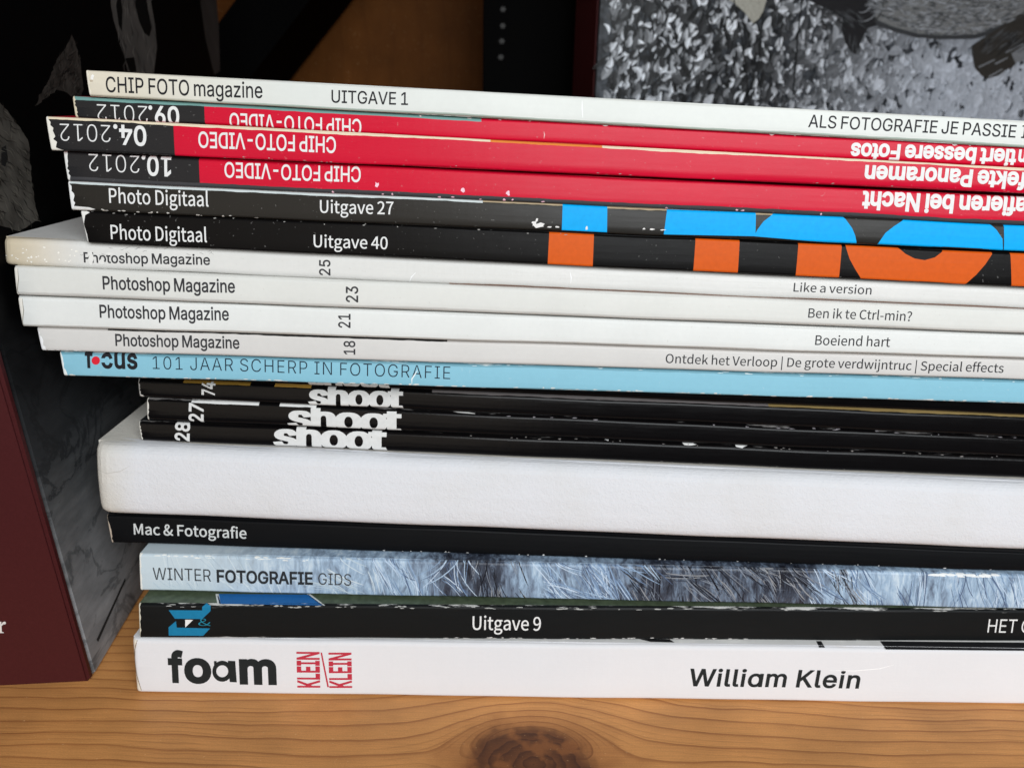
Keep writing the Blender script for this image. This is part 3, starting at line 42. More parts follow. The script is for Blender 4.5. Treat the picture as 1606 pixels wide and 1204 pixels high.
# ------------------------------------------------------------------ object helpers
def link(name, me, parent=None, base=(0, 0, 0)):
    o = bpy.data.objects.new(name, me); scn.collection.objects.link(o)
    if parent is not None: o.parent = parent
    else: o.location = base
    return o
def thing(name, label, cat, loc, group=None):
    o = bpy.data.objects.new(name, None); scn.collection.objects.link(o)
    o.empty_display_size = 0.02; o.location = loc; o['label'] = label; o['category'] = cat
    if group: o['group'] = group
    return o
def mesh_from(name, verts, faces, mats, mi=None, base=(0, 0, 0), uvs=None, smooth=False):
    me = bpy.data.meshes.new(name); b = Vector(base)
    me.from_pydata([tuple(Vector(v)-b) for v in verts], [], faces)
    for m in mats: me.materials.append(m)
    if mi: me.polygons.foreach_set('material_index', mi)
    if smooth: me.polygons.foreach_set('use_smooth', [True]*len(me.polygons))
    if uvs is not None:
        ul = me.uv_layers.new(name='UVMap')
        for lp in me.loops: ul.data[lp.index].uv = uvs[lp.vertex_index]
    me.update(); return me
def fix_normals(me):
    bm = bmesh.new(); bm.from_mesh(me); bmesh.ops.recalc_face_normals(bm, faces=bm.faces); bm.to_mesh(me); bm.free()
def box_verts(x0, x1, y0, y1, z0, z1):
    return [Vector((x, y, z)) for z in (z0, z1) for y in (y0, y1) for x in (x0, x1)]
BOXF = [(0, 2, 3, 1), (4, 5, 7, 6), (0, 1, 5, 4), (2, 6, 7, 3), (0, 4, 6, 2), (1, 3, 7, 5)]

# ------------------------------------------------------------------ material helpers
class NT:
    def __init__(s, name):
        s.m = bpy.data.materials.new(name); s.m.use_nodes = True; s.t = s.m.node_tree; s.n = s.t.nodes
        s.b = s.n['Principled BSDF']
    def new(s, ty, **kw):
        n = s.n.new(ty)
        for k, v in kw.items(): setattr(n, k, v)
        return n
    def put(s, sock, v):
        if isinstance(v, (int, float)): sock.default_value = v
        elif isinstance(v, (tuple, list)): sock.default_value = tuple(v) if len(v) != 3 or sock.type != 'RGBA' else (*v, 1)
        else: s.t.links.new(v, sock)
    def math(s, op, a, b=0.0, c=None, clamp=False):
        n = s.new('ShaderNodeMath', operation=op, use_clamp=clamp); s.put(n.inputs[0], a); s.put(n.inputs[1], b)
        if c is not None: s.put(n.inputs[2], c)
        return n.outputs[0]
    def mix(s, f, a, b, mode='MIX'):
        n = s.new('ShaderNodeMix', data_type='RGBA', blend_type=mode); s.put(n.inputs[0], f); s.put(n.inputs[6], a); s.put(n.inputs[7], b)
        return n.outputs[2]
    def pos(s, sc=(1, 1, 1), loc=(0, 0, 0), rot=(0, 0, 0)):
        g = s.new('ShaderNodeNewGeometry'); mp = s.new('ShaderNodeMapping')
        s.t.links.new(g.outputs['Position'], mp.inputs[0]); mp.inputs['Scale'].default_value = sc
        mp.inputs['Location'].default_value = loc; mp.inputs['Rotation'].default_value = rot
        return mp.outputs[0]
    def noise(s, vec, scale, detail=3, rough=0.5, dist=0.0):
        n = s.new('ShaderNodeTexNoise'); s.t.links.new(vec, n.inputs['Vector']); n.inputs['Scale'].default_value = scale
        n.inputs['Detail'].default_value = detail; n.inputs['Roughness'].default_value = rough; n.inputs['Distortion'].default_value = dist
        return n.outputs[0]
    def ramp(s, f, stops, interp='LINEAR'):
        n = s.new('ShaderNodeValToRGB'); s.put(n.inputs[0], f); e = n.color_ramp.elements; n.color_ramp.interpolation = interp
        while len(e) < len(stops): e.new(0.5)
        for i, (p, c) in enumerate(stops):
            e[i].position = p; e[i].color = (*c, 1) if len(c) == 3 else c
        return n.outputs[0]
    def step(s, v, lo, hi):
        n = s.new('ShaderNodeMapRange', interpolation_type='SMOOTHSTEP'); s.put(n.inputs[0], v)
        n.inputs[1].default_value = lo; n.inputs[2].default_value = hi
        return n.outputs[0]
    def bump(s, h, strength, dist):
        n = s.new('ShaderNodeBump'); n.inputs['Strength'].default_value = strength; n.inputs['Distance'].default_value = dist
        s.t.links.new(h, n.inputs['Height']); s.t.links.new(n.outputs[0], s.b.inputs['Normal'])
    def set(s, col=None, rough=None, spec=None, coat=None, metal=None):
        if col is not None: s.put(s.b.inputs['Base Color'], col)
        if rough is not None: s.put(s.b.inputs['Roughness'], rough)
        if spec is not None: s.put(s.b.inputs['Specular IOR Level'], spec)
        if coat is not None: s.put(s.b.inputs['Coat Weight'], coat); s.b.inputs['Coat Roughness'].default_value = 0.15
        if metal is not None: s.put(s.b.inputs['Metallic'], metal)
        return s.m

def simple(name, col, rough=0.5, spec=0.4, var=0.10, nscale=400, bump=0.15, bdist=0.00003):
    t = NT(name); nz = t.noise(t.pos(), nscale, 4)
    f = t.math('MULTIPLY_ADD', t.math('SUBTRACT', nz, 0.5), var*2, 1.0)
    c = t.mix(1.0, col, t.mix(1.0, (1, 1, 1), f, 'MULTIPLY'), 'MULTIPLY')
    t.bump(nz, bump, bdist); return t.set(c, rough, spec)
_ink = {}
def ink(col, rough=0.45):
    k = (col, rough)
    if k not in _ink: _ink[k] = simple('printed_ink', tuple(c*0.8 if max(col) < 0.1 else c for c in col), rough, 0.12, 0.12, 900, 0.1)
    return _ink[k]

def spine_mat(name, base, rough=0.34, spec=0.2, wear=(0.78, 0.77, 0.74), wear_amt=0.3, bands=(), dust=0.0, bump=0.2, bscale=700, mottled=0.06, left_tint=None):
    """paper cover: bands = (x0,x1,v0,v1,colour); UV.x = metres from the left end x10, UV.y = height on the spine 0..1"""
    t = NT(name); uv = t.new('ShaderNodeUVMap'); sp = t.new('ShaderNodeSeparateXYZ'); t.t.links.new(uv.outputs[0], sp.inputs[0])
    U, V = sp.outputs[0], sp.outputs[1]
    P = t.pos()
    nbig = t.noise(P, 60, 3); nfine = t.noise(P, bscale, 4, 0.6)
    nst = t.noise(t.pos((120, 600, 900)), 1.0, 4, 0.65)
    c = base
    for (u0, u1, v0, v1, bc) in bands:
        vw = t.math('MULTIPLY_ADD', t.math('SUBTRACT', t.noise(t.pos((260, 260, 260)), 1.0, 2), 0.5), 0.06, V)
        m = t.math('MULTIPLY', t.math('MULTIPLY', t.math('GREATER_THAN', U, u0*10), t.math('LESS_THAN', U, u1*10)),
                   t.math('MULTIPLY', t.math('GREATER_THAN', vw, v0), t.math('LESS_THAN', vw, v1)))
        c = t.mix(m, c, bc)
    if left_tint:
        c = t.mix(t.step(U, left_tint[1]*10, 0.0), c, left_tint[0])
    vf = t.math('MULTIPLY_ADD', t.math('SUBTRACT', nbig, 0.5), mottled*2, 1.0)
    vf = t.math('MULTIPLY_ADD', t.math('SUBTRACT', nfine, 0.5), mottled*1.2, vf)
    c = t.mix(1.0, c, vf, 'MULTIPLY')
    # edge wear: broken pale line where the cover is creased round the spine
    e = t.math('ABSOLUTE', t.math('MULTIPLY_ADD', V, 2.0, -1.0))
    k = t.math('MULTIPLY_ADD', t.math('SUBTRACT', nst, 0.5), 0.9*wear_amt+0.25, e)
    k = t.math('MULTIPLY_ADD', t.math('SUBTRACT', t.noise(t.pos((35, 35, 35)), 1.0, 2), 0.5), 0.35, k)
    near = t.math('MULTIPLY', t.step(e, 0.80, 0.88), t.step(k, 1.12-0.2*wear_amt, 1.2-0.2*wear_amt))
    c = t.mix(t.math('MULTIPLY', near, min(1, 0.35+wear_amt)), c, wear)
    if dust:
        vo = t.noise(P, 1500, 1, 0.4); c = t.mix(t.math('MULTIPLY', t.step(vo, 0.73, 0.78), dust), c, wear)
    sc = t.math('ADD', t.noise(t.pos((90, 500, 1600)), 1.0, 4, 0.7), t.math('MULTIPLY', t.noise(t.pos((420, 40, 60)), 1.0, 3, 0.6), 1.6))
    t.bump(t.math('ADD', t.math('MULTIPLY', nfine, 0.6), t.math('ADD', sc, t.math('MULTIPLY', nbig, 2.0))), bump, 0.00006)
    r = t.math('MULTIPLY_ADD', t.math('SUBTRACT', nst, 0.5), 0.18, rough)
    return t.set(c, r, spec)

# ------------------------------------------------------------------ lettering
def sarea(p): return sum(p[i][0]*p[(i+1) % len(p)][1]-p[(i+1) % len(p)][0]*p[i][1] for i in range(len(p)))/2
def winding(q, cs):
    x, y = q; w = 0
    for p in cs:
        for i in range(len(p)):
            (x1, y1), (x2, y2) = p[i-1], p[i]
            k = (x2-x1)*(y-y1)-(x-x1)*(y2-y1)
            if y1 <= y < y2 and k > 0: w += 1
            elif y2 <= y < y1 and k < 0: w -= 1
    return w
def fill(cs, sg):
    vs = [Vector(q) for p in cs for q in p]; ed = []; o = 0
    for p in cs:
        ed += [(o+i, o+(i+1) % len(p)) for i in range(len(p))]; o += len(p)
    v, e, f = delaunay_2d_cdt(vs, ed, [], 0, 0.05)[:3]
    keep = [t for t in f if winding((v[t[0]]+v[t[1]]+v[t[2]])/3, cs)*sg > 0]
    return [(q.x, q.y) for q in v], [tuple(t) for t in keep]
def clean(p):
    out = []
    for q in p:
        if not out or abs(q[0]-out[-1][0])+abs(q[1]-out[-1][1]) > 1.5: out.append(q)
    if len(out) > 1 and abs(out[0][0]-out[-1][0])+abs(out[0][1]-out[-1][1]) <= 1.5: out.pop()
    return out
def sign_of(c): return 1 if sarea(max(c, key=lambda p: abs(sarea(p)))) > 0 else -1
def outl(c, off):
    bx, by = off if isinstance(off, tuple) else (off, off)
    if not bx and not by: return c
    out = []; sg = sign_of(c)
    for p in c:
        q = []; n = len(p)
        for i in range(n):
            a, b, d = Vector(p[i-1]), Vector(p[i]), Vector(p[(i+1) % n])
            e1, e2 = (b-a).normalized(), (d-b).normalized()
            n1, n2 = Vector((e1.y, -e1.x))*sg, Vector((e2.y, -e2.x))*sg
            m = n1+n2
            if m.length < 0.2: m = n1.copy()
            m.normalize(); k = 1/max(0.6, m.dot(n1)); q.append((b.x+m.x*bx*k, b.y+m.y*by*k))
        out.append(q)
    return out
def glyph(font, ch):
    if ch == '@':       # one-storey a: a round bowl with a straight stem on its right
        adv, c = glyph(font, 'o'); xr = max(v[0] for v in c[0]); st = [(xr-70, 0), (xr+20, 0), (xr+20, 520), (xr-70, 520)]
        return adv+20, c+[st if sign_of(c) > 0 else st[::-1]]
    adv, cs = GLY[font][ch]
    return adv, [clean([(k[i], k[i+1]) for i in range(0, len(k), 2)]) for k in cs]
_tri = {}
def layout(font, s, bold=0, track=0, shear=0.0):
    """triangles in glyph units with a tiny per-letter layer: list of (x,y,layer), tris"""
    V, T = [], []; x = 0.0; n = 0
    for ch in s:
        if ch == ' ': x += 190+track; continue
        adv, c = glyph(font, ch); key = (font, ch, bold)
        if key not in _tri: _tri[key] = fill(outl(c, bold), sign_of(c))
        flat, tris = _tri[key]; o = len(V)
        V += [(x+p[0]+shear*p[1], p[1], n % 2) for p in flat]; T += [tuple(o+i for i in t) for t in tris]
        x += adv+track; n += 1
    x0 = min(v[0] for v in V); x1 = max(v[0] for v in V)
    return [((v[0]-x0)/(x1-x0), v[1]/700.0, v[2]) for v in V], T

# ------------------------------------------------------------------ a magazine or book lying with its spine to the front
XA, XB, TAU = -0.085, 0.13, 0.08       # the pile of spines leans back a little
TILT = 0.19                          # each spine is slanted a little more than the pile
class Mag:
    def __init__(s, name, label, cat, L, R, y, mat, cover_mat, page_mat, length=0.297, depth=0.205, r=0.00055, rl=0.0004, bow=0.00010, flip=False, group='magazines stacked on the shelf', back_mat=None, end=0.0):
        yl, yr = y[0]/1000, y[1]/1000
        s.sl = (yr-yl)/(XB-XA); s.y0 = yl - s.sl*XA; s.r, s.rl, s.bow = r, rl, bow
        (tl, bl), (tr, br) = L, R; s.ph = random.uniform(0, 6.28)
        n = Vector((s.sl, -1, TAU)); z = hit(803, (tl[1]+bl[1]+tr[1]+br[1])/4, (0, s.y0, 0), n).z
        s.y0 -= (TILT-TAU)*z
        n = Vector((s.sl, -1, TILT)).normalized(); s.P0 = Vector((0, s.y0, 0)); s.nrm = n
        tl, bl, tr, br = [s.px(*q) for q in (tl, bl, tr, br)]
        s.kt = (tr.z-tl.z)/(tr.x-tl.x); s.ct = tl.z-s.kt*tl.x
        s.kb = (br.z-bl.z)/(br.x-bl.x); s.cb = bl.z-s.kb*bl.x
        s.xt, s.xb = tl.x, bl.x; s.xr = tl.x+length; s.depth = depth
        s.base = Vector((s.xt, s.ybase(s.xt, s.zb(s.xt)), s.zb(s.xt)))
        s.name, s.flip, s.mat, s.cover_mat, s.page_mat, s.back_mat = name, flip, mat, cover_mat, page_mat, back_mat or cover_mat
        s.e = thing(name, label, cat, s.base, group)
        s.V, s.F, s.MI, s.UV, s.mats = [], [], [], [], [mat]
        s.CV, s.CF, s.CM, s.cmats = [], [], [], [cover_mat]
        rr = [0, 0.08, 0.2, 0.38, 0.62, 1.0]
        h = s.zt(s.xt)-s.zb(s.xt); s.h = h; f = min(0.45, r/h)
        s.kn = sorted(set([q*f for q in rr]+[1-q*f for q in rr]+[0.3, 0.5, 0.7]))
        s.shell(end)
    def px(s, x, y): return hit(x, y, s.P0, s.nrm)
    def zt(s, x): return s.ct+s.kt*x
    def zb(s, x): return s.cb+s.kb*x
    def ybase(s, x, z): return s.y0+s.sl*x+TILT*z
    def xl(s, v): return s.xb+(s.xt-s.xb)*v
    def rec(s, x, v):
        h = s.zt(x)-s.zb(x); d = min(v, 1-v)*h; y = -s.bow*4*v*(1-v)
        if d < s.r: y += s.r-math.sqrt(max(0, s.r**2-(s.r-d)**2))
        dl = x-s.xl(v)
        if dl < s.rl: y += s.rl-math.sqrt(max(0, s.rl**2-(s.rl-max(0, dl))**2))
        return y
    def pt(s, x, v, off=0.0):
        z = s.zb(x)+(s.zt(x)-s.zb(x))*v; y = s.ybase(x, z)+s.rec(x, v)
        z += 0.00007*math.sin(x*70+s.ph)+0.00005*math.sin(x*160+2*s.ph)
        if off:
            h = s.zt(x)-s.zb(x); e = 0.002
            a, b = max(0.0, v-e), min(1.0, v+e)
            dy = (s.rec(x, b)-s.rec(x, a))/((b-a)*h)+TILT; n = Vector((0, -1, dy)).normalized()
            return Vector((x, y, z))+n*off
        return Vector((x, y, z))
    def uv(s, x, v): return ((x-s.xt)*10, v)
    def shell(s, end):
        h = s.h; us = [0, 0.1, 0.3, 0.6, 1.0]; xs0 = [q*s.rl for q in us]
        nx = 60; L = s.xr-s.xt
        offs = xs0+[s.rl+(L-s.rl)*(i+1)/nx for i in range(nx)]
        nv = len(s.kn)
        for v in s.kn:
            for o in offs:
                x = s.xl(v)+o*(1 if o <= s.rl else (s.xr-s.xl(v))/L); s.V.append(s.pt(x, v)); s.UV.append(s.uv(x, v))
        w = len(offs)
        for j in range(nv-1):
            for i in range(w-1): s.F.append((j*w+i, j*w+i+1, (j+1)*w+i+1, (j+1)*w+i))
        # closed back of the spine shell
        o = len(s.V); yb = max(s.r, s.rl)
        for v in (0, 1):
            for x in (s.xl(v), s.xr): zz = s.zb(x)+(s.zt(x)-s.zb(x))*v; s.V.append(Vector((x, s.ybase(x, zz)+yb+1e-5, zz))); s.UV.append(s.uv(x, v))
        s.F.append((o, o+2, o+3, o+1))
        s.F.append(tuple(range(0, w))+(o+1, o)); s.F.append(tuple(range((nv-1)*w+w-1, (nv-1)*w-1, -1))+(o+2, o+3))
        s.F.append(tuple(j*w for j in range(nv-1, -1, -1))+(o, o+2)); s.F.append(tuple(j*w+w-1 for j in range(nv))+(o+3, o+1))
        s.MI = [0]*len(s.F); s.yb = yb+1e-5
    def slot(s, m):
        if m not in s.mats: s.mats.append(m)
        return s.mats.index(m)
    def add_flat(s, verts, faces, m, lay=0.0):
        """verts (x,z,layer) in the spine plane -> printed on the curved spine"""
        bm = bmesh.new()
        bv = [bm.verts.new((x*100, (z-s.zb(x))/(s.zt(x)-s.zb(x)), l)) for x, z, l in verts]
        for f in faces:
            try: bm.faces.new([bv[i] for i in f])
            except ValueError: pass
        for k, q in enumerate(s.kn):
            bmesh.ops.bisect_plane(bm, geom=bm.verts[:]+bm.edges[:]+bm.faces[:], dist=1e-6, plane_co=(0, q, 0), plane_no=(0, 1, 0),
                                   clear_inner=(k == 0), clear_outer=(k == len(s.kn)-1))
        if min(v.co.x/100-s.xl(v.co.y) for v in bm.verts) < 2*s.rl if len(bm.verts) else False:
            for k in (0.02, 0.1, 0.3, 0.6, 1.0):
                bmesh.ops.bisect_plane(bm, geom=bm.verts[:]+bm.edges[:]+bm.faces[:], dist=1e-6, plane_co=((s.xb+k*s.rl)*100, 0, 0), plane_no=Vector((1, -(s.xt-s.xb)*100, 0)).normalized(), clear_inner=(k == 0.02))
        bm.verts.index_update(); o = len(s.V); mi = s.slot(m)
        for v in bm.verts:
            x = v.co.x/100; s.V.append(s.pt(x, min(1, max(0, v.co.y)), 0.000025+lay+0.000004*v.co.z)); s.UV.append(s.uv(x, v.co.y))
        for f in bm.faces:
            idx = [v.index for v in f.verts]
            a, b, c = [s.V[o+i] for i in idx[:3]]
            if (b-a).cross(c-a).y > 0: idx.reverse()
            s.F.append(tuple(o+i for i in idx)); s.MI.append(mi)
        bm.free()
    def text(s, font, body, B0, B1, T, col, bold=0, track=0, shear=0.0, rough=0.45, lay=0.0, xh=1.0):
        b0, b1, t = s.px(*B0), s.px(*B1), s.px(*T)
        e1 = Vector((b1.x-b0.x, b1.z-b0.z)); p = Vector((-e1.y, e1.x)).normalized()
        hh = Vector((t.x-b0.x, t.z-b0.z)).dot(p); e2 = p*hh
        V, F = layout(font, body, bold, track, shear)
        if xh != 1.0: V = [(u, w*xh if w < 0.754 else 0.754*xh+(w-0.754)*(1.08-0.754*xh)/(1.08-0.754), l) for u, w, l in V]   # tall lower-case letters
        s.add_flat([(b0.x+e1.x*u+e2.x*w, b0.z+e1.y*u+e2.y*w, l) for u, w, l in V], F, ink(col, rough), lay)
    def poly(s, pts, col, lay=0.0, m=None):
        q = [s.px(*p) for p in pts]
        tr = tessellate_polygon([[Vector((a.x, a.z, 0)) for a in q]])
        s.add_flat([(a.x, a.z, 0) for a in q], tr, m or ink(col), lay)
    def stroke(s, pts, wpx, col, lay=0.0, m=None):
        V, F = [], []
        q = [s.px(*p) for p in pts]
        for i, a in enumerate(q):
            d = q[min(i+1, len(q)-1)]-q[max(i-1, 0)]; n = Vector((-d.z, d.x)).normalized()
            w = wpx*0.000155*0.5*(1.0 if 0 < i < len(q)-1 else 0.35)
            V += [(a.x+n.x*w, a.z+n.y*w, 0), (a.x-n.x*w, a.z-n.y*w, 0)]
        for i in range(len(q)-1): F.append((2*i, 2*i+1, 2*i+3, 2*i+2))
        s.add_flat(V, F, m or ink(col), lay)
    def blob(s, cx, cy, rx, ry, col, n=9, lay=0.0, jag=0.45):
        s.poly([(cx+rx*math.cos(6.283*i/n)*random.uniform(1-jag, 1+jag), cy+ry*math.sin(6.283*i/n)*random.uniform(1-jag, 1+jag)) for i in range(n)], col, lay)
    def chips(s, x0, x1, edge, n, col, size=(1.5, 5), hgt=(0.6, 1.6)):
        """worn flecks along the top (edge=1) or bottom (edge=0) crease, x in photo pixels"""
        for _ in range(n):
            px_ = random.uniform(x0, x1); c = s.px(px_, 600); x = c.x
            v = 1-random.uniform(0.01, 0.07) if edge else random.uniform(0.01, 0.07)
            z = s.zb(x)+(s.zt(x)-s.zb(x))*v; w = random.uniform(*size)*0.00017; hh = random.uniform(*hgt)*0.00017
            k = 7; pts = [(x+w*math.cos(6.283*i/k)*random.uniform(.5, 1.2), z+hh*math.sin(6.283*i/k)*random.uniform(.5, 1.2), 0) for i in range(k)]
            s.add_flat(pts, [tuple(range(k))], ink(col), 0.00001)
    def end_wear(s, w0, w1, col, lay=0.00001):
        """frayed paper showing at the left end; widths in photo pixels at the top and the bottom"""
        n = 12; pts = []
        for i in range(n+1):
            v = 0.0+i/n; pts.append((s.xl(v)+0.00002, s.zb(s.xl(v))+(s.h)*v))
        ins = []
        for i in range(n, -1, -1):
            v = i/n; w = (w1+(w0-w1)*v)*0.00017*random.uniform(0.55, 1.35)
            ins.append((s.xl(v)+w, s.zb(s.xl(v))+s.h*v))
        allp = [(a, b, 0) for a, b in pts+ins]; m = len(pts)
        s.add_flat(allp, [(i, i+1, 2*m-2-i, 2*m-1-i) for i in range(m-1)], ink(col, 0.7), lay)
    def cover_poly(s, pts, col):
        """printed shape on the upper cover: photo pixels hit the cover's own plane"""
        n = Vector((-s.kt, 0, 1)); P = Vector((0, 0, s.ct)); q = [hit(x, y, P, n) for x, y in pts]
        o = len(s.CV); s.CV += [a+Vector((0, 0, 0.00003)) for a in q]; s.CF.append(tuple(range(o, o+len(q))))
        m = ink(col)
        if m not in s.cmats: s.cmats.append(m)
        s.CM.append(s.cmats.index(m))
    def build(s):
        me = mesh_from('spine', s.V, s.F, s.mats, s.MI, s.base, s.UV)
        o = link('spine', me, s.e)
        for p in me.polygons: p.use_smooth = p.index < 400 and len(p.vertices) == 4 and p.material_index == 0
        th = 0.0003
        def slab(name, z, sgn, m, extra=None):
            zi = lambda x: z(x)-sgn*th
            x0 = s.xt if sgn > 0 else s.xb
            ya = s.yb+2e-5
            A = [(x, s.ybase(x, f(x))+yy, f(x)) for f in (z, zi) for yy in (ya, s.depth) for x in (x0+0.00005, s.xr)]
            V = [Vector(a) for a in A]; F = list(BOXF); MI = [0]*6; mats = [m]
            if extra and s.CF:
                k = len(V); V += s.CV; F += [tuple(i+k for i in f) for f in s.CF]; MI += s.CM; mats = [m]+s.cmats[1:]
            me = mesh_from(name, V, F, mats, MI, s.base); link(name, me, s.e)
            if not (extra and s.CF): fix_normals(me)
        slab('back_cover' if s.flip else 'front_cover', s.zt, 1, s.cover_mat, True)
        slab('front_cover' if s.flip else 'back_cover', s.zb, -1, s.back_mat)
        V = []
        for f in (lambda x: s.zb(x)+th+2e-5, lambda x: s.zt(x)-th-2e-5):
            for yy in (s.yb+2e-5, s.depth-0.0006):
                for x in (max(s.xt, s.xb)+0.0003, s.xr-0.0003): V.append(Vector((x, s.ybase(x, f(x))+yy, f(x))))
        me = mesh_from('page_block', V, list(BOXF), [s.page_mat], None, s.base); fix_normals(me); link('page_block', me, s.e)

# ------------------------------------------------------------------ the shelf and the cupboard back
K = hit(836, 1192, (0, 0, 0), (0, 0, 1))
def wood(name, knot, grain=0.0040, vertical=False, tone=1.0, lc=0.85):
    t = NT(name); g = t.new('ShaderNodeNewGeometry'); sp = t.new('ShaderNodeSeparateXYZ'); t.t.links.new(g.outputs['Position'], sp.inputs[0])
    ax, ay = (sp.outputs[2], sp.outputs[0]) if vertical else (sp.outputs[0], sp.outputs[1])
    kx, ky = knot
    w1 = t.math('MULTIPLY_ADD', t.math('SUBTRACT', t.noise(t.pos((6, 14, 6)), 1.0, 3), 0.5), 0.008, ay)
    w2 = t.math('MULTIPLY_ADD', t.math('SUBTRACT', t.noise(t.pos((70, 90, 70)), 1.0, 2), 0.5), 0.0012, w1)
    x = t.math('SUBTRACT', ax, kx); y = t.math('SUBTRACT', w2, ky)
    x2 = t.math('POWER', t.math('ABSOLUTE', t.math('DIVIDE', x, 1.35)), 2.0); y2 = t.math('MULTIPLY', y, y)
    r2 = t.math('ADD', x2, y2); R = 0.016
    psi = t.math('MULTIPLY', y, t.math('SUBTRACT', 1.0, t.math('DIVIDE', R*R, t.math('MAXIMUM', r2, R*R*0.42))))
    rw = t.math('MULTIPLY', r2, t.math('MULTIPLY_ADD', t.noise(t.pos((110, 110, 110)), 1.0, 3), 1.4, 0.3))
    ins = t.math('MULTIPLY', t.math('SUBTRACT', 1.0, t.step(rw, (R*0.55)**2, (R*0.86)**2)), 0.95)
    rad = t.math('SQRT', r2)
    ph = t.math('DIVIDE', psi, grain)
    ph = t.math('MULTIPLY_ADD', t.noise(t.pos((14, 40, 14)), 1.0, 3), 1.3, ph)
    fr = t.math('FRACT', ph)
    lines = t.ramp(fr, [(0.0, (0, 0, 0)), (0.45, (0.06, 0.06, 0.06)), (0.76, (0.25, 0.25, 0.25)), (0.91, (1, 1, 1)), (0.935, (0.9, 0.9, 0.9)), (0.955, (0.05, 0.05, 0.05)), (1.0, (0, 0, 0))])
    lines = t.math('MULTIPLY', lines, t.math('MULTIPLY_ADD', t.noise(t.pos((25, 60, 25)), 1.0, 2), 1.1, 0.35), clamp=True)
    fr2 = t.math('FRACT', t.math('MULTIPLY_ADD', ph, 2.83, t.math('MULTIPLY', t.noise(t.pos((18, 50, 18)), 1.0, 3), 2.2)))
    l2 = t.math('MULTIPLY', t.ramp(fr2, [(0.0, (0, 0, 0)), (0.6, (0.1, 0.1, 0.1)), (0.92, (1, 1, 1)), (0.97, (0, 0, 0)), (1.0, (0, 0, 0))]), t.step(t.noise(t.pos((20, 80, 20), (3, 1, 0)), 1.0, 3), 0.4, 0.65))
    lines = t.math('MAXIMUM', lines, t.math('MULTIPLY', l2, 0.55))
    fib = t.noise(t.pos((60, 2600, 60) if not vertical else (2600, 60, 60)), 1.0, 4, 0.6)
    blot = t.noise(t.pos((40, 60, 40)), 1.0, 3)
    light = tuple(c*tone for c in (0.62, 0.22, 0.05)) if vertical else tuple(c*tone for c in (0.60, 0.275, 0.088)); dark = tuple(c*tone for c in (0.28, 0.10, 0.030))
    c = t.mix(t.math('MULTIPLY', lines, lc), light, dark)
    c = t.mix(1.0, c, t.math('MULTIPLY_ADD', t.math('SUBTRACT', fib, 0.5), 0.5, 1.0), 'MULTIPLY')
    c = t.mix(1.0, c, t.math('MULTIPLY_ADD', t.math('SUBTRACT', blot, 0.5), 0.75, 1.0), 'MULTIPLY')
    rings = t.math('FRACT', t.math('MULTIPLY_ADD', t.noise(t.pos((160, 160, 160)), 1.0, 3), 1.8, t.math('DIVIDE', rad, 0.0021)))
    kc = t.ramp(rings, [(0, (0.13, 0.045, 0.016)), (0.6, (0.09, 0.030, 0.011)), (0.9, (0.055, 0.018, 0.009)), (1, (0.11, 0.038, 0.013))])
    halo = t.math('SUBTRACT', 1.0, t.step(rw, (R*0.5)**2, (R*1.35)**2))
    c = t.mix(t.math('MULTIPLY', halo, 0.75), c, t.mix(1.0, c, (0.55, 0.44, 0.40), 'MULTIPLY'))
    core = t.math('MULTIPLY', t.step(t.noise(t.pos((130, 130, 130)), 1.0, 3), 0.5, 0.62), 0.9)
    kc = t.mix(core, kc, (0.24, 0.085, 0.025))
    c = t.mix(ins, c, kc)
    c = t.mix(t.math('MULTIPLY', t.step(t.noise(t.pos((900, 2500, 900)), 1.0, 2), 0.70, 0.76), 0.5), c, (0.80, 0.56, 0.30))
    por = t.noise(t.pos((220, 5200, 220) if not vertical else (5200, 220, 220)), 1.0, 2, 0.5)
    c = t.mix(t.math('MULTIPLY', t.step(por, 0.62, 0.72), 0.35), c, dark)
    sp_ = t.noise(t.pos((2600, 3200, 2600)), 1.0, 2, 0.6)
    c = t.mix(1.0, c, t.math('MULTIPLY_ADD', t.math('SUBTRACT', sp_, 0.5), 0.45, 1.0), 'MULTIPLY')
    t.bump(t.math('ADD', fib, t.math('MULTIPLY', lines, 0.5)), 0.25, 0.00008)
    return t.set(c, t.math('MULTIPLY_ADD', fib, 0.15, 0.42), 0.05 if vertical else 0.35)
M_shelf = wood('varnished_pine', (K.x, K.y))
me = mesh_from('shelf', box_verts(-0.55, 0.75, -0.075, 0.46, -0.022, 0.0), BOXF, [M_shelf]); fix_normals(me)
bm = bmesh.new(); bm.from_mesh(me); bmesh.ops.bevel(bm, geom=bm.edges[:], offset=0.0015, segments=3, affect='EDGES'); bm.to_mesh(me); bm.free()
o = link('shelf', me); o['kind'] = 'structure'
me = mesh_from('shelf', box_verts(-0.55, 0.75, -0.07, 0.46, 0.395, 0.417), BOXF, [M_shelf]); fix_normals(me)  # unseen upper board, added to keep the window light off the back
o = link('shelf', me); o['kind'] = 'structure'  # added unseen upper board
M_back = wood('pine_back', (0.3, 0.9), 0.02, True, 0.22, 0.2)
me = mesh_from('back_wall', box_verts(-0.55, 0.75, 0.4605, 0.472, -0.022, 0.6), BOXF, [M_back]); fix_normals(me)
o = link('back_wall', me); o['kind'] = 'structure'

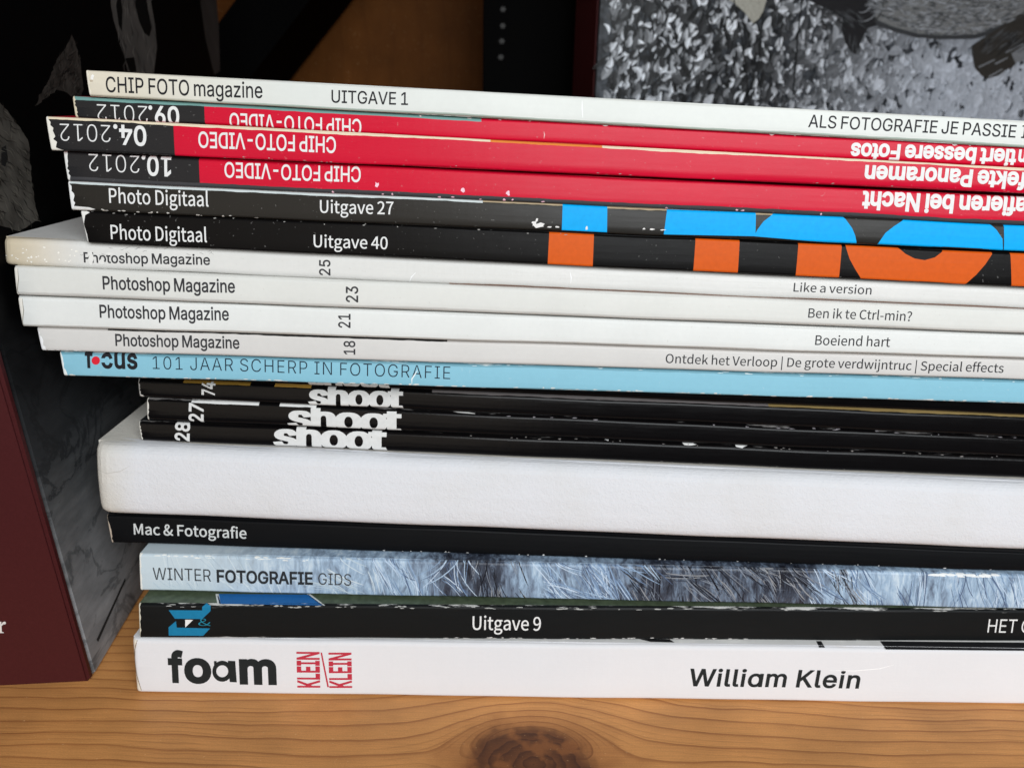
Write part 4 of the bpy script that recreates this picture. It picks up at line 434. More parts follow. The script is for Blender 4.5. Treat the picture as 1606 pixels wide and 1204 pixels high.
# ------------------------------------------------------------------ shared papers
PAGE = simple('page_edges', (0.62, 0.60, 0.55), 0.8, 0.2, 0.25, 2500)
WHITE = (0.80, 0.80, 0.77)
def cov(col, rough=0.35): return simple('cover_paper', col, rough, 0.4, 0.08, 300)
C_white, C_black, C_grey = cov((0.78, 0.78, 0.76)), cov((0.012, 0.012, 0.014)), cov((0.2, 0.21, 0.22))
BLK = (0.012, 0.011, 0.012); DKG = (0.020, 0.018, 0.0155); RED = (0.62, 0.005, 0.032); CREAM = (0.80, 0.70, 0.52)
GW = (0.80, 0.80, 0.79); TXT = (0.022, 0.022, 0.026)
XR = 1606
def ux(y, xpx, xl):      # metres along a spine whose left end is at photo pixel xl, at about row y
    P = Vector((0, 0.004, 0)); n = Vector((0, -1, TAU)); return hit(xpx, y, P, n).x-hit(xl, y, P, n).x

# 1 topmost white magazine
m = Mag('magazine', 'white magazine with black capitals on its spine, topmost of the whole stack', 'magazine',
        ((134, 111), (140, 151)), ((XR, 190), (XR, 231)), (4, 4),
        spine_mat('white_spine', (0.73, 0.75, 0.715), wear_amt=0.2, bands=[(0, ux(190, 1606, 134), 0.0, 0.10, (0.42, 0.50, 0.44))], left_tint=((0.72, 0.66, 0.54), 0.05)), C_white, PAGE, length=0.30)  # left_tint paints in the warm, dimmer light at the left end
m.text('I', 'CHIP FOTO magazine', (167, 145.5), (412, 154), (168, 121.5), TXT, bold=10)
m.text('I', 'UITGAVE 1', (520, 160.5), (640, 165), (520.5, 141), TXT, bold=10)
m.text('I', 'ALS FOTOGRAFIE JE PASSIE', (1267, 200), (1592, 215.5), (1267.5, 180.5), TXT, bold=8)
m.text('I', 'IS', (1601, 216), (1624, 217), (1601, 196), TXT, bold=2)
m.stroke([(913, 158), (913, 172), (914, 185)], 2.2, (0.9, 0.9, 0.9)); m.blob(145, 123, 3, 5, (0.9, 0.88, 0.84)); m.blob(143, 128, 4, 2, (0.5, 0.42, 0.32))
m.end_wear(4, 3, (0.82, 0.76, 0.64)); m.build()
# 2-4 red magazines lying face down
def redmag(label, L, R, y, red_px, teal, dates, bold_d, name_t, right, cream, bottom=None):
    xl = L[0][0]
    b = [(ux(L[0][1], red_px, xl), 1.0, -1, 2, RED)]
    if teal: b.append((0, ux(170, 757, xl), 0.84, 2, (0.17, 0.33, 0.31)))
    if cream: b += [(0, ux(230, 762, xl), 0.93, 2, CREAM), (ux(230, 762, xl), ux(240, 935, xl), 0.93, 2, (0.75, 0.25, 0.05)), (ux(240, 935, xl), 1, 0.93, 2, CREAM)]
    if bottom: b.append((-1, 1.0, -1, bottom, (0.055, 0.055, 0.06)))
    m = Mag('magazine', label, 'magazine', L, R, y, spine_mat('red_and_black_spine', (0.020, 0.0195, 0.021), 0.28, 0.14, wear_amt=0.05, bands=b, dust=0.1), cov(RED), PAGE, length=0.285, flip=True)
    for body, B0, B1, T, bo in dates+name_t+right:
        m.text('I', body, B0, B1, T, GW, bold=bo)
    return m
m = redmag('red and black magazine dated 09.2012 upside down, just under the topmost white one', ((113, 151), (118, 184.5)), ((XR, 231), (XR, 263)), (4.6, 4.6), 321, True,
    [('09.', (281, 168.5), (233, 166.5), (281, 196), 26), ('2012', (231, 166), (152, 163), (231, 193), -14)], 0,
    [('CHIP FOTO-VIDEO', (567, 187.5), (360, 178.5), (567, 211), 14)],
    [('tiert bessere Fotos', (1595, 236), (1335, 225), (1595, 260), 42), ('Garan', (1665, 239), (1598, 236.2), (1665, 262), 42)], False)
m.end_wear(4, 4, (0.66, 0.58, 0.44)); m.chips(600, 1606, 1, 10, (0.85, 0.75, 0.75)); m.stroke([(853, 207), (854, 212), (853, 218)], 1.5, (0.85, 0.5, 0.5)); m.build()
m = redmag('red and black magazine dated 04.2012 upside down, middle of the three red ones', ((71, 183), (80, 236)), ((XR, 264), (XR, 303)), (3, 3), 271, False,
    [('04.', (229.5, 199.5), (178, 197), (229.5, 229), 26), ('2012', (173, 197), (94, 194), (173, 224.5), -14)], 0,
    [('CHIP FOTO-VIDEO', (527, 215), (311, 206.5), (527, 239.5), 14)],
    [('fekte Panoramen', (1612, 271), (1357, 260.5), (1612, 296), 42)], True)
m.end_wear(3, 15, (0.80, 0.77, 0.70)); m.chips(300, 1606, 0, 22, (0.45, 0.3, 0.3), (1, 3), (0.4, 0.8)); m.build()
m = redmag('red and black magazine dated 10.2012 upside down, lowest of the three red ones', ((99, 238), (106, 284)), ((XR, 309), (XR, 353)), (4, 4), 312, False,
    [('10.', (268.5, 246.5), (222, 244), (268.5, 276), 26), ('2012', (218, 244), (139, 241.5), (218, 271.5), -14)], 0,
    [('CHIP FOTO-VIDEO', (566, 262.5), (352, 254.5), (566, 286), 14)],
    [('afieren bei Nacht', (1612, 310.5), (1353, 301.5), (1612, 337), 42)], False, 0.15)
m.end_wear(5, 4, (0.74, 0.74, 0.72)); m.chips(500, 1300, 0, 14, (0.9, 0.55, 0.65), (1.2, 3), (1, 2.2))
for x_, y_ in ((591, 291), (726, 298), (797, 303)): m.blob(x_, y_, 3, 4, (0.92, 0.6, 0.7))
m.build()
# 5 blue letters
CY = (0.0, 0.40, 0.88); OR = (0.66, 0.10, 0.006)
m = Mag('magazine', 'dark grey magazine with bright blue letter shapes, issue 27, with white chipped left corner', 'magazine',
        ((106, 285), (112, 330)), ((XR, 354), (XR, 394)), (3.6, 3.6),
        spine_mat('dark_spine', DKG, 0.3, 0.17, wear_amt=0.25, dust=0.12, bands=[(0, ux(310, 755, 106), 0.92, 2, (0.62, 0.68, 0.68)), (ux(310, 755, 106), ux(340, 1290, 106), 0.95, 2, (0.50, 0.40, 0.26))]), C_black, PAGE, length=0.29)
m.text('H', 'Photo Digitaal', (172, 318.5), (327.5, 323.5), (172.5, 296), GW, bold=8)
m.text('H', 'Uitgave 27', (502, 333), (617, 336.8), (502.5, 313.5), GW, bold=8)
m.poly([(882.5, 320), (952.5, 323), (952, 364), (881, 361)], CY)
m.poly([(1047, 322), (1185.5, 330), (1184.5, 371), (1041, 367)], CY)
arch = [(1182, 371), (1188, 360), (1197, 348), (1210, 338), (1228, 326), (1310, 330), (1326, 344), (1336, 358), (1341, 370), (1344, 384)]
m.poly(arch, CY)
m.poly([(1376, 384), (1388, 366), (1402, 355), (1418, 345), (1440, 334), (1530, 338), (1552, 350), (1563, 360), (1572, 374), (1573.5, 400), (1370, 390)], CY)
m.poly([(1574.5, 345), (1640, 350), (1640, 402), (1574.5, 398)], CY)
m.end_wear(4, 9, (0.80, 0.80, 0.80))
m.poly([(113, 329), (118, 324), (140, 326), (150, 329), (141, 331), (125, 335)], (0.75, 0.74, 0.72), 0.00001)
for x_, y_, a, b in ((846, 354, 9, 3.5), (838, 350, 4, 4), (842, 345, 2, 3), (862, 356, 3, 1.5), (874, 356, 3, 2), (920, 358, 2.5, 3), (1010, 358, 3, 1.2), (1022, 359, 4, 1.2), (1040, 360, 4, 1)): m.blob(x_, y_, a, b, (0.82, 0.80, 0.78), lay=0.00002)
m.chips(150, 420, 0, 20, (0.62, 0.60, 0.56), (1.5, 4), (0.5, 1.2)); m.build()
# 6 orange letters
m = Mag('magazine', 'black magazine with big orange letter shapes, issue 40', 'magazine',
        ((126, 331), (137, 381)), ((XR, 398), (XR, 450)), (3.4, 3.4), spine_mat('black_spine', (0.0045, 0.004, 0.004), 0.34, 0.09, wear_amt=0.1, dust=0.1), C_black, PAGE, length=0.285)
m.text('H', 'Photo Digitaal', (174.5, 375), (325, 379.5), (175, 353), GW, bold=8)
m.text('H', 'Uitgave 40', (492, 387), (608, 391.5), (492.5, 368), GW, bold=8)
m.poly([(862, 355), (932, 358), (929, 432), (858, 430)], OR)
m.poly([(1091.5, 366), (1160.5, 369), (1156, 445), (1086, 441)], OR)
m.poly([(1253, 372), (1321, 376), (1314, 455), (1246, 452)], OR)
m.poly([(1325, 374), (1327, 390), (1332, 406), (1340, 421), (1352, 440), (1364, 460), (1490, 466), (1512, 447), (1531, 430), (1545, 414), (1556, 398), (1560, 380), (1484, 384), (1478, 394), (1466, 403), (1450, 407.5), (1434, 405), (1420, 398), (1408, 388), (1404, 380)], OR)
m.poly([(1584, 384), (1640, 386), (1640, 470), (1587, 466)], OR)
m.poly([(127, 331), (133, 331), (141, 334), (134, 338), (132, 352), (137, 368), (139, 380), (136, 382), (130, 366), (127, 348)], (0.80, 0.79, 0.76), 0.00001)
m.chips(150, 900, 1, 16, (0.35, 0.34, 0.32), (1, 3), (0.4, 0.9)); m.build()
# 7-10 white numbered magazines
def whitemag(label, L, R, y, base, title, tx, num, nx, right, rx, tint=None, rl=0.0005, rough=0.4, wear=0.1, bump=0.25, bands=(), r=0.0008, bold=20, txt=(0.05, 0.05, 0.055)):
    m = Mag('magazine', label, 'magazine', L, R, y, spine_mat('white_spine', base, rough, wear_amt=wear, wear=(0.55, 0.52, 0.48), dust=0.25, left_tint=tint, bump=bump, bands=bands), C_white, PAGE, length=0.297, rl=rl, r=r)
    m.text('I', title, *tx, txt, bold=bold)
    m.text('I', num, *nx, txt, bold=16); m.text('H', right, *rx, (0.045, 0.045, 0.05), bold=6)
    return m
PM = 'Photoshop Magazine'
m = whitemag('white magazine numbered 25 with yellowed taped rounded left end and scuffed title', ((0, 373), (3, 416)), ((XR, 451), (XR, 485)), (4.4, 4.4), (0.73, 0.725, 0.70), PM,
    ((132, 411), (330, 416), (132.5, 395.5)), '25', ((518, 432), (518, 407.5), (501, 432)), 'Like a version', ((1244, 457), (1366, 462), (1244.3, 443.5)), ((0.66, 0.56, 0.40), 0.022), rl=0.0025, rough=0.25, bump=0.6,
    bands=[(ux(430, 700, 0), 1.0, -1, 0.055, (0.42, 0.24, 0.17))], r=0.0014)
for x_, y_, a, b in ((143, 404, 4, 9), (139.5, 398, 2.5, 5), (160, 411, 6, 3.5), (172, 398, 5, 3)): m.blob(x_, y_, a, b, (0.80, 0.79, 0.76), lay=0.00002)
for _ in range(26): m.blob(random.uniform(6, 130), random.uniform(385, 412), random.uniform(.8, 2), random.uniform(.8, 1.8), (0.9, 0.87, 0.8), lay=0.00001)
for _ in range(16): m.stroke([(q := random.uniform(120, 330), w := random.uniform(388, 402)), (q+3, w+random.uniform(-2, 2)), (q+7, w+random.uniform(-3, 3))], 0.8, (0.35, 0.34, 0.33))
m.stroke([(642, 442), (645, 434), (652, 427)], 2, (0.9, 0.9, 0.9)); m.stroke([(894, 427), (896, 436), (895, 444)], 2, (0.9, 0.9, 0.9)); m.build()
m = whitemag('white magazine numbered 23 with folded left end, between the ones numbered 25 and 21', ((21, 418), (26, 463)), ((XR, 487), (XR, 523)), (3, 3), (0.725, 0.725, 0.69), PM,
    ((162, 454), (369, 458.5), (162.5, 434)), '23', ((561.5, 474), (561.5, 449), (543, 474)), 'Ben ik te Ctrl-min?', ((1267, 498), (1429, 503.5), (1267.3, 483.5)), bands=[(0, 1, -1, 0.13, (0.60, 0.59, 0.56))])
m.poly([(21.5, 419), (28, 421), (29, 437), (27, 455), (30, 462), (26, 462.5), (22, 450)], (0.84, 0.80, 0.72), 0.00001); m.stroke([(28, 421), (29.5, 437), (27.5, 455), (30, 462)], 1.2, (0.3, 0.27, 0.22), 0.000015); m.build()
m = whitemag('white magazine numbered 21 with a folded left end, between the ones numbered 23 and 18', ((27, 465), (35, 512)), ((XR, 527), (XR, 563)), (3, 3), (0.77, 0.78, 0.76), PM,
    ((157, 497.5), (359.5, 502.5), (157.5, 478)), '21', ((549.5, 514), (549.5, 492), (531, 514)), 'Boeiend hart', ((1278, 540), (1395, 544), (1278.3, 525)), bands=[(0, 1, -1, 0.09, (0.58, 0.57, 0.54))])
m.poly([(27.5, 466), (35, 468), (37, 486), (35, 505), (38, 511), (34, 511.5), (29, 498)], (0.84, 0.80, 0.73), 0.00001); m.stroke([(35, 468), (37.5, 486), (35.5, 505), (38, 511)], 1.2, (0.3, 0.27, 0.22), 0.000015); m.build()
m = whitemag('white magazine numbered 18, lowest of the white numbered ones, resting on the light blue magazine', ((57, 512), (65, 550)), ((XR, 564), (XR, 596)), (3.9, 3.9), (0.66, 0.645, 0.625), PM,
    ((181.5, 541.5), (376, 547), (182, 523.5)), '18', ((557, 556), (557, 534.5), (539.5, 556)), 'Ontdek het Verloop | De grote verdwijntruc | Special effects', ((1043.5, 569), (1573, 584.5), (1044, 555)),
    bands=[(ux(520, 168, 57), ux(530, 700, 57), 0.94, 2, (0.03, 0.03, 0.03))])
m.end_wear(2, 8, (0.85, 0.85, 0.86)); m.chips(60, 130, 0, 10, (0.88, 0.88, 0.88), (2, 5), (1, 2)); m.build()
# 11 light blue
BLUE = (0.25, 0.53, 0.66)
m = Mag('magazine', 'light blue magazine with dark capitals and a red dot in its title', 'magazine',
        ((93, 551), (100, 589)), ((XR, 597), (XR, 633)), (4.7, 4.7), spine_mat('blue_spine', BLUE, 0.5, wear_amt=0.55, wear=(0.72, 0.78, 0.78), dust=0.15, bands=[(0, 1, 0.9, 2, (0.16, 0.36, 0.45))]), cov(BLUE), PAGE, length=0.28)
m.text('I', 'f', (134, 575.5), (147, 576), (134, 546), TXT, bold=30)
m.text('I', 'cus', (159.5, 576), (216.5, 577.5), (159.5, 547), TXT, bold=34, track=30)
m.poly([(156, 561.5), (168, 561.5), (168, 568), (156, 568)], BLUE, 0.00002)
m.poly([(150.6+6.6*math.cos(a*.393), 565+6.6*math.sin(a*.393)) for a in range(16)], (0.70, 0.02, 0.04), 0.00002)
m.text('I', '101 JAAR SCHERP IN FOTOGRAFIE', (240, 578), (706, 594), (240.5, 558), (0.015, 0.025, 0.045), bold=-10, track=60)
m.stroke([(646, 602), (646, 594), (650, 588), (655, 580)], 2.2, (0.80, 0.88, 0.9), 0.00002)
m.end_wear(2.5, 5, (0.80, 0.84, 0.84)); m.chips(93, 1606, 0, 90, (0.72, 0.74, 0.72), (2, 7), (0.6, 1.5)); m.chips(700, 1606, 1, 16, (0.6, 0.72, 0.76), (2, 9), (0.4, 0.8)); m.build()
# 12-15 black slim magazines
SB = (0.0035, 0.003, 0.0033); LT = (0.70, 0.70, 0.69)
def shoot(label, L, R, y, num, sh, bands=(), wear=0.3):
    m = Mag('magazine', label, 'magazine', L, R, y, spine_mat('black_spine', SB, 0.2, 0.16, wear_amt=wear, wear=(0.25, 0.24, 0.235), bands=bands, dust=0.0, bump=0.35), C_black, PAGE, length=0.27, r=0.0009, bow=0.00015)
    if num: m.text('I', num[0], *num[1:], LT, bold=32)
    if sh: m.text('I', 'shoot', *sh, LT, bold=(62, 30), track=-30, xh=1.17)
    return m
m = shoot('black magazine almost hidden under the overhanging light blue magazine', ((216, 575), (217, 593)), ((XR, 617), (XR, 651)), (13.4, 13.4), None, ((482, 604), (612, 609), (482, 573)))
m.build()
m = shoot('slim glossy black magazine numbered 74, uppermost of the three numbered black ones', ((216, 595), (219, 623)), ((XR, 652), (XR, 686)), (13.2, 13.2), ('74', (336.5, 620), (337, 600), (317, 620)),
    ((483.5, 636.5), (633.5, 641.5), (484, 607)), [(ux(600, 290, 216), ux(605, 400, 216), 0.92, 2, (0.30, 0.17, 0.03)), (ux(605, 440, 216), ux(610, 500, 216), 0.92, 2, (0.45, 0.25, 0.05)), (ux(605, 700, 216), 1, 0.94, 2, (0.22, 0.2, 0.2)), (ux(640, 1250, 216), 1, 0.94, 2, (0.35, 0.25, 0.10))])
m.end_wear(2, 3, (0.42, 0.40, 0.38)); m.poly([(217, 618), (224, 619), (226, 622), (219, 623)], (0.7, 0.69, 0.66), 0.00001); m.build()
m = shoot('slim glossy black magazine numbered 27, between the black ones numbered 74 and 28', ((230, 625), (231, 659)), ((XR, 687), (XR, 717)), (13, 13), ('27', (318.5, 662), (319, 633), (297, 662)),
    ((451, 672), (631.5, 677.5), (451.5, 640.5)), [(ux(630, 303, 230), ux(630, 414, 230), 0.91, 2, (0.75, 0.75, 0.74)), (ux(635, 448, 230), ux(635, 508, 230), 0.91, 2, (0.75, 0.75, 0.74))], 0.5)
m.end_wear(3, 2.5, (0.75, 0.72, 0.66))
m.stroke([(697, 645), (720, 647), (745, 649)], 1.6, (0.75, 0.74, 0.72)); m.stroke([(800, 650), (822, 651)], 1.6, (0.7, 0.7, 0.7)); m.chips(690, 1606, 1, 22, (0.28, 0.26, 0.28), (1, 5), (0.3, 0.7)); m.build()
m = shoot('slim glossy black magazine numbered 28, lying on the thick plain white book', ((217, 661), (222, 691)), ((XR, 718), (XR, 750)), (13, 13), ('28', (296.5, 692), (297.5, 663), (275, 692)),
    ((428.5, 700.5), (608, 706.5), (429, 669.5)), (), 0.4)
m.end_wear(2.5, 2.5, (0.75, 0.72, 0.66)); m.blob(1083, 697, 9, 2.2, (0.8, 0.8, 0.79)); m.blob(1163, 700, 9, 2.6, (0.8, 0.8, 0.79)); m.stroke([(952, 676), (956, 684), (954, 692), (949, 691)], 1.4, (0.7, 0.7, 0.7))
m.chips(560, 1606, 1, 24, (0.25, 0.23, 0.22), (1, 4), (0.3, 0.7)); m.chips(900, 1606, 0, 24, (0.25, 0.24, 0.22), (1, 4), (0.4, 0.8)); m.build()
# 16 thick plain white book
tw = NT('white_bookcloth'); P = tw.pos(); nf = tw.noise(P, 1900, 4, 0.65); nb = tw.noise(P, 120, 3)
wv = tw.noise(tw.pos((300, 1800, 1800)), 1.0, 2)
col = tw.mix(tw.step(tw.noise(P, 55, 4), 0.45, 0.75), (0.725, 0.73, 0.76), (0.70, 0.70, 0.715))
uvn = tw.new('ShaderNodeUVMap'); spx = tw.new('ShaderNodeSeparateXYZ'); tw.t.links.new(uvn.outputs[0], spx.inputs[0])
col = tw.mix(tw.math('MULTIPLY', tw.step(tw.math('MULTIPLY_ADD', nb, 0.06, spx.outputs[0]), 0.17, 0.03), 0.8), col, (0.64, 0.60, 0.52))  # left end painted beige: warm bounced light and shade, plus some ageing
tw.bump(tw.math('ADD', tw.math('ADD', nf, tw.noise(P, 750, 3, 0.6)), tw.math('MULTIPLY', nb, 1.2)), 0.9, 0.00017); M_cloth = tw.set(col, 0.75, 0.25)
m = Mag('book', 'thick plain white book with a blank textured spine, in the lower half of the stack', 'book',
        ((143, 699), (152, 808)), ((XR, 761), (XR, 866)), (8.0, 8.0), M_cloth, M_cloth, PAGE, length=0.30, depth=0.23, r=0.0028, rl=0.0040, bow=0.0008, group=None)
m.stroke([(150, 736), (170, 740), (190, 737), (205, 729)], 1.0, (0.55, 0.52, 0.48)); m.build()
# 17 thin black
m = Mag('magazine', 'thin black magazine with pale grey lettering, squeezed under the thick plain white book', 'magazine',
        ((167, 808), (175, 851)), ((XR, 867), (XR, 896)), (9.4, 6.9), spine_mat('black_spine', (0.003, 0.0035, 0.0045), 0.45, 0.12, wear_amt=0.1), C_black, PAGE, length=0.29)
m.text('H', 'Mac & Fotografie', (210.5, 837.5), (387, 843.5), (211, 821), (0.62, 0.64, 0.64), bold=12)
m.end_wear(2, 4, (0.50, 0.42, 0.34)); m.blob(171, 832, 2, 4, (0.6, 0.5, 0.4)); m.chips(575, 1606, 0, 26, (0.6, 0.6, 0.6), (1, 2.5), (0.8, 2.0)); m.build()
# 18 fur photograph
tf = NT('fur_print'); sx = tf.new('ShaderNodeSeparateXYZ'); g = tf.new('ShaderNodeNewGeometry'); tf.t.links.new(g.outputs['Position'], sx.inputs[0])
big = tf.noise(tf.pos((30, 60, 45), (0.3, 0, 0)), 1.0, 2); stv = tf.noise(tf.pos((520, 300, 130), rot=(0, 0.35, 0)), 1.0, 4, 0.7, 0.4)
xr = tf.math('MULTIPLY_ADD', sx.outputs[0], 1.1, 0.11)
dk = tf.ramp(tf.math('MULTIPLY', xr, 3.6), [(0.0, (0.0,)*3), (0.22, (0.05,)*3), (0.30, (0.25,)*3), (0.33, (0.75,)*3), (0.37, (0.8,)*3), (0.42, (0.2,)*3), (0.50, (0.35,)*3), (0.56, (0.85,)*3), (0.66, (0.75,)*3), (0.72, (0.95,)*3), (0.75, (0.25,)*3), (1.0, (0.15,)*3)])
lum = tf.math('ADD', tf.math('MULTIPLY', tf.math('SUBTRACT', stv, 0.5), 1.5), tf.math('SUBTRACT', 0.78, tf.math('MULTIPLY', dk, 0.62)))
lum = tf.math('ADD', lum, tf.math('MULTIPLY', tf.math('SUBTRACT', big, 0.5), 0.5), clamp=True)
colf = tf.ramp(lum, [(0.0, (0.010, 0.011, 0.018)), (0.25, (0.05, 0.062, 0.09)), (0.5, (0.18, 0.24, 0.33)), (0.75, (0.34, 0.47, 0.62)), (1.0, (0.58, 0.69, 0.78))])
uvn = tf.new('ShaderNodeUVMap'); sp2 = tf.new('ShaderNodeSeparateXYZ'); tf.t.links.new(uvn.outputs[0], sp2.inputs[0])
colf = tf.mix(tf.step(sx.outputs[0], -0.045, -0.10), colf, (0.56, 0.66, 0.72))
tf.bump(stv, 0.15, 0.00005); M_fur = tf.set(colf, 0.35, 0.4)
m = Mag('magazine', 'magazine wrapped in a pale blue photo of animal fur, with thin dark capitals', 'magazine',
        ((218, 869), (220, 926)), ((XR, 902), (XR, 955)), (4.6, 4.8), M_fur, M_fur, PAGE, length=0.28, r=0.0007)
for i in range(210):
    x0_ = random.uniform(225, 1650); dkz = any(a < x0_ < b for a, b in ((725, 815), (985, 1265), (1290, 1330)))
    y0_ = random.uniform(850, 945); an0 = random.gauss(0.75 if x0_ < 600 else (1.25 if x0_ < 830 else (0.85 if x0_ < 1290 else 1.45)), 0.28); ln0 = random.uniform(28, 85); cv0 = random.gauss(0, 0.35)
    if x0_ < 560 and random.random() < 0.6: continue
    for j in range(random.randint(3, 8)):
        x_, y_ = x0_+random.gauss(0, 7), y0_+random.gauss(0, 5); an = an0+random.gauss(0, 0.08); ln = ln0*random.uniform(0.6, 1.1); cv = cv0+random.gauss(0, 0.12); pts = []
        for k in range(7):
            pts.append((x_, y_)); x_ += ln/6*math.cos(an); y_ += ln/6*math.sin(an); an += cv/6
        if x_ < 600: c_ = random.choice([(0.62, 0.71, 0.76), (0.50, 0.60, 0.67), (0.42, 0.52, 0.60)])
        elif dkz: c_ = random.choice([(0.012, 0.013, 0.02), (0.02, 0.022, 0.03), (0.05, 0.06, 0.085), (0.13, 0.15, 0.19), (0.22, 0.25, 0.30), (0.28, 0.29, 0.31)])
        else: c_ = random.choice([(0.56, 0.67, 0.80), (0.40, 0.53, 0.68), (0.28, 0.40, 0.57), (0.18, 0.27, 0.42), (0.09, 0.13, 0.22)])
        m.stroke(pts, random.uniform(0.7, 2.0), c_, random.uniform(0, 0.00001))
m.text('I', 'WINTER', (240.5, 908.5), (331.5, 911.5), (241, 889.5), (0.05, 0.055, 0.06), bold=-2, lay=0.00003)
m.text('I', 'FOTOGRAFIE', (340.5, 912), (491, 915.5), (341, 893.5), (0.03, 0.035, 0.04), bold=34, lay=0.00003)
m.text('I', 'GIDS', (499.5, 915.8), (551, 917.5), (500, 897.5), (0.06, 0.065, 0.07), bold=-2, lay=0.00003)
m.end_wear(4, 3, (0.80, 0.80, 0.76)); m.chips(230, 480, 1, 26, (0.8, 0.82, 0.8), (2, 7), (0.5, 1.2)); m.chips(1480, 1606, 1, 26, (0.8, 0.82, 0.82), (3, 12), (0.8, 1.8)); m.build()
# 19 black with blue logo
tg = simple('cover_green', (0.075, 0.10, 0.06), 0.4, 0.4, 0.7, 500)
m = Mag('magazine', 'black magazine, issue 9, with an angular blue logo near the left end', 'magazine',
        ((217, 947), (219, 1000)), ((XR, 957), (XR, 1006)), (-1.0, 4.2), spine_mat('black_spine', (0.006, 0.007, 0.0075), 0.4, 0.16, wear_amt=0.6, wear=(0.6, 0.6, 0.58), dust=0.0, bump=0.3), tg, PAGE, length=0.28, r=0.0007)
LB = (0.012, 0.19, 0.36)
lg = lambda L: [(190+a/4.118, 930+b/4.118) for a, b in L]
m.poly(lg([(308, 106), (524, 108), (524, 86), (545, 72), (578, 80), (578, 112), (524, 163), (348, 160)]), LB, 0.00001)
m.poly(lg([(307, 216), (355, 176), (360, 218), (575, 224), (530, 272), (308, 270)]), LB, 0.00001)
m.poly(lg([(415, 167), (466, 168), (415, 217)]), (0.82, 0.82, 0.80), 0.00001)
m.text('H', '&', lg([(500, 206)])[0], lg([(578, 208)])[0], lg([(500, 160)])[0], (0.02, 0.27, 0.40), bold=-14)
m.text('H', 'Uitgave 9', (741, 986.5), (848, 987.5), (741, 965.5), GW, bold=6)
m.text('I', 'HET O', (1548, 991), (1616, 992), (1548, 970), GW, bold=-4)
m.cover_poly([(344, 946.5), (507, 949), (484, 932), (340, 931)], (0.02, 0.14, 0.40))
m.cover_poly([(341, 946.3), (346, 946.3), (343, 931), (338, 931)], (0.7, 0.72, 0.7)); m.cover_poly([(504, 949), (510, 949), (487, 931.5), (481, 931.5)], (0.7, 0.72, 0.7))
m.end_wear(3, 2.5, (0.66, 0.63, 0.52)); m.chips(225, 1100, 1, 45, (0.42, 0.42, 0.4), (2, 7), (0.4, 0.9)); m.chips(700, 1200, 0, 40, (0.7, 0.69, 0.67), (2, 6), (0.5, 1.2)); m.build()
# 20 bottom magazine
tw2 = spine_mat('uncoated_white', (0.735, 0.735, 0.755), 0.65, 0.25, wear=(0.6, 0.56, 0.5), wear_amt=0.15, bump=0.55, bscale=1100, mottled=0.03)
m = Mag('magazine', 'thick white magazine with bold black and red lettering, bottom of the stack on the wood', 'magazine',
        ((206, 1002), (213, 1086)), ((XR, 1020), (XR, 1105)), (-2.6, -0.3), tw2, cov((0.76, 0.755, 0.74), 0.6), PAGE, length=0.297, depth=0.225, r=0.0010, rl=0.0014)
DK = (0.022, 0.026, 0.027)
fm = lambda a, b: (190+a/4.118, 930+b/4.118)
m.text('I', 'f', fm(308, 562), fm(408, 564), fm(308, 382), DK, bold=52)
m.text('I', 'o', fm(412, 566), fm(586, 568), fm(412, 380), DK, bold=48)
# one-storey bold a with its bowl and its stem
cx, cy = fm(660, 500)
def ring(cx, cy, ro, rin, col):
    n = 28; q0 = [m.px(cx+ro[0]*math.cos(6.2832*i/n), cy+ro[1]*math.sin(6.2832*i/n)) for i in range(n)]; q1 = [m.px(cx+rin[0]*math.cos(6.2832*i/n), cy+rin[1]*math.sin(6.2832*i/n)) for i in range(n)]
    m.add_flat([(a.x, a.z, 0) for a in q0+q1], [(i, (i+1) % n, n+(i+1) % n, n+i) for i in range(n)], ink(col))
ring(cx-1.5, cy, (15.6, 16.6), (9.3, 9.3), DK)
m.poly([fm(690, 432), fm(738, 434), fm(748, 572), fm(702, 570)], DK, 0.000006); m.poly([fm(600, 434), fm(618, 434), fm(618, 470), fm(602, 476)], DK, 0.000006)
m.text('I', 'm', fm(766, 574), fm(1006, 577), fm(766, 386), DK, bold=48)
RD = (0.50, 0.035, 0.06)
m.text('I', 'KLEIN', fm(1280, 607), fm(1275, 376), fm(1145, 607), RD, bold=36, track=20); m.text('I', 'KLEIN', fm(1486, 610), fm(1481, 382), fm(1352, 610), RD, bold=36, track=20)
m.poly([fm(1288, 380), fm(1298, 380), fm(1343, 604), fm(1332, 604)], RD)
m.text('I', 'Willi@m Klein', (1081, 1074.5), (1348, 1077.5), (1081, 1048.5), DK, bold=24, track=36, shear=0.08)
m.stroke([(1300, 1050), (1340, 1050.5), (1380, 1047), (1402, 1041)], 1.6, (0.9, 0.9, 0.9))
m.poly([(206, 1003), (215, 1004), (211, 1018), (209, 1035), (213, 1055), (222, 1082), (214, 1085), (208, 1050)], (0.78, 0.73, 0.64), 0.00001); m.stroke([(215, 1004), (211, 1018), (209.5, 1035), (213, 1055), (222, 1082)], 2.6, (0.30, 0.23, 0.16), 0.000015)
m.cover_poly([(1390, 1018), (1700, 1021), (1700, 1008), (1380, 1005)], (0.02, 0.02, 0.022)); m.cover_poly([(1285, 1015), (1294, 1015), (1288, 1005), (1280, 1005)], (0.02, 0.02, 0.022)); m.cover_poly([(1020, 1006), (1058, 1007), (1050, 1002), (1000, 1001)], (0.02, 0.02, 0.022))
m.build()

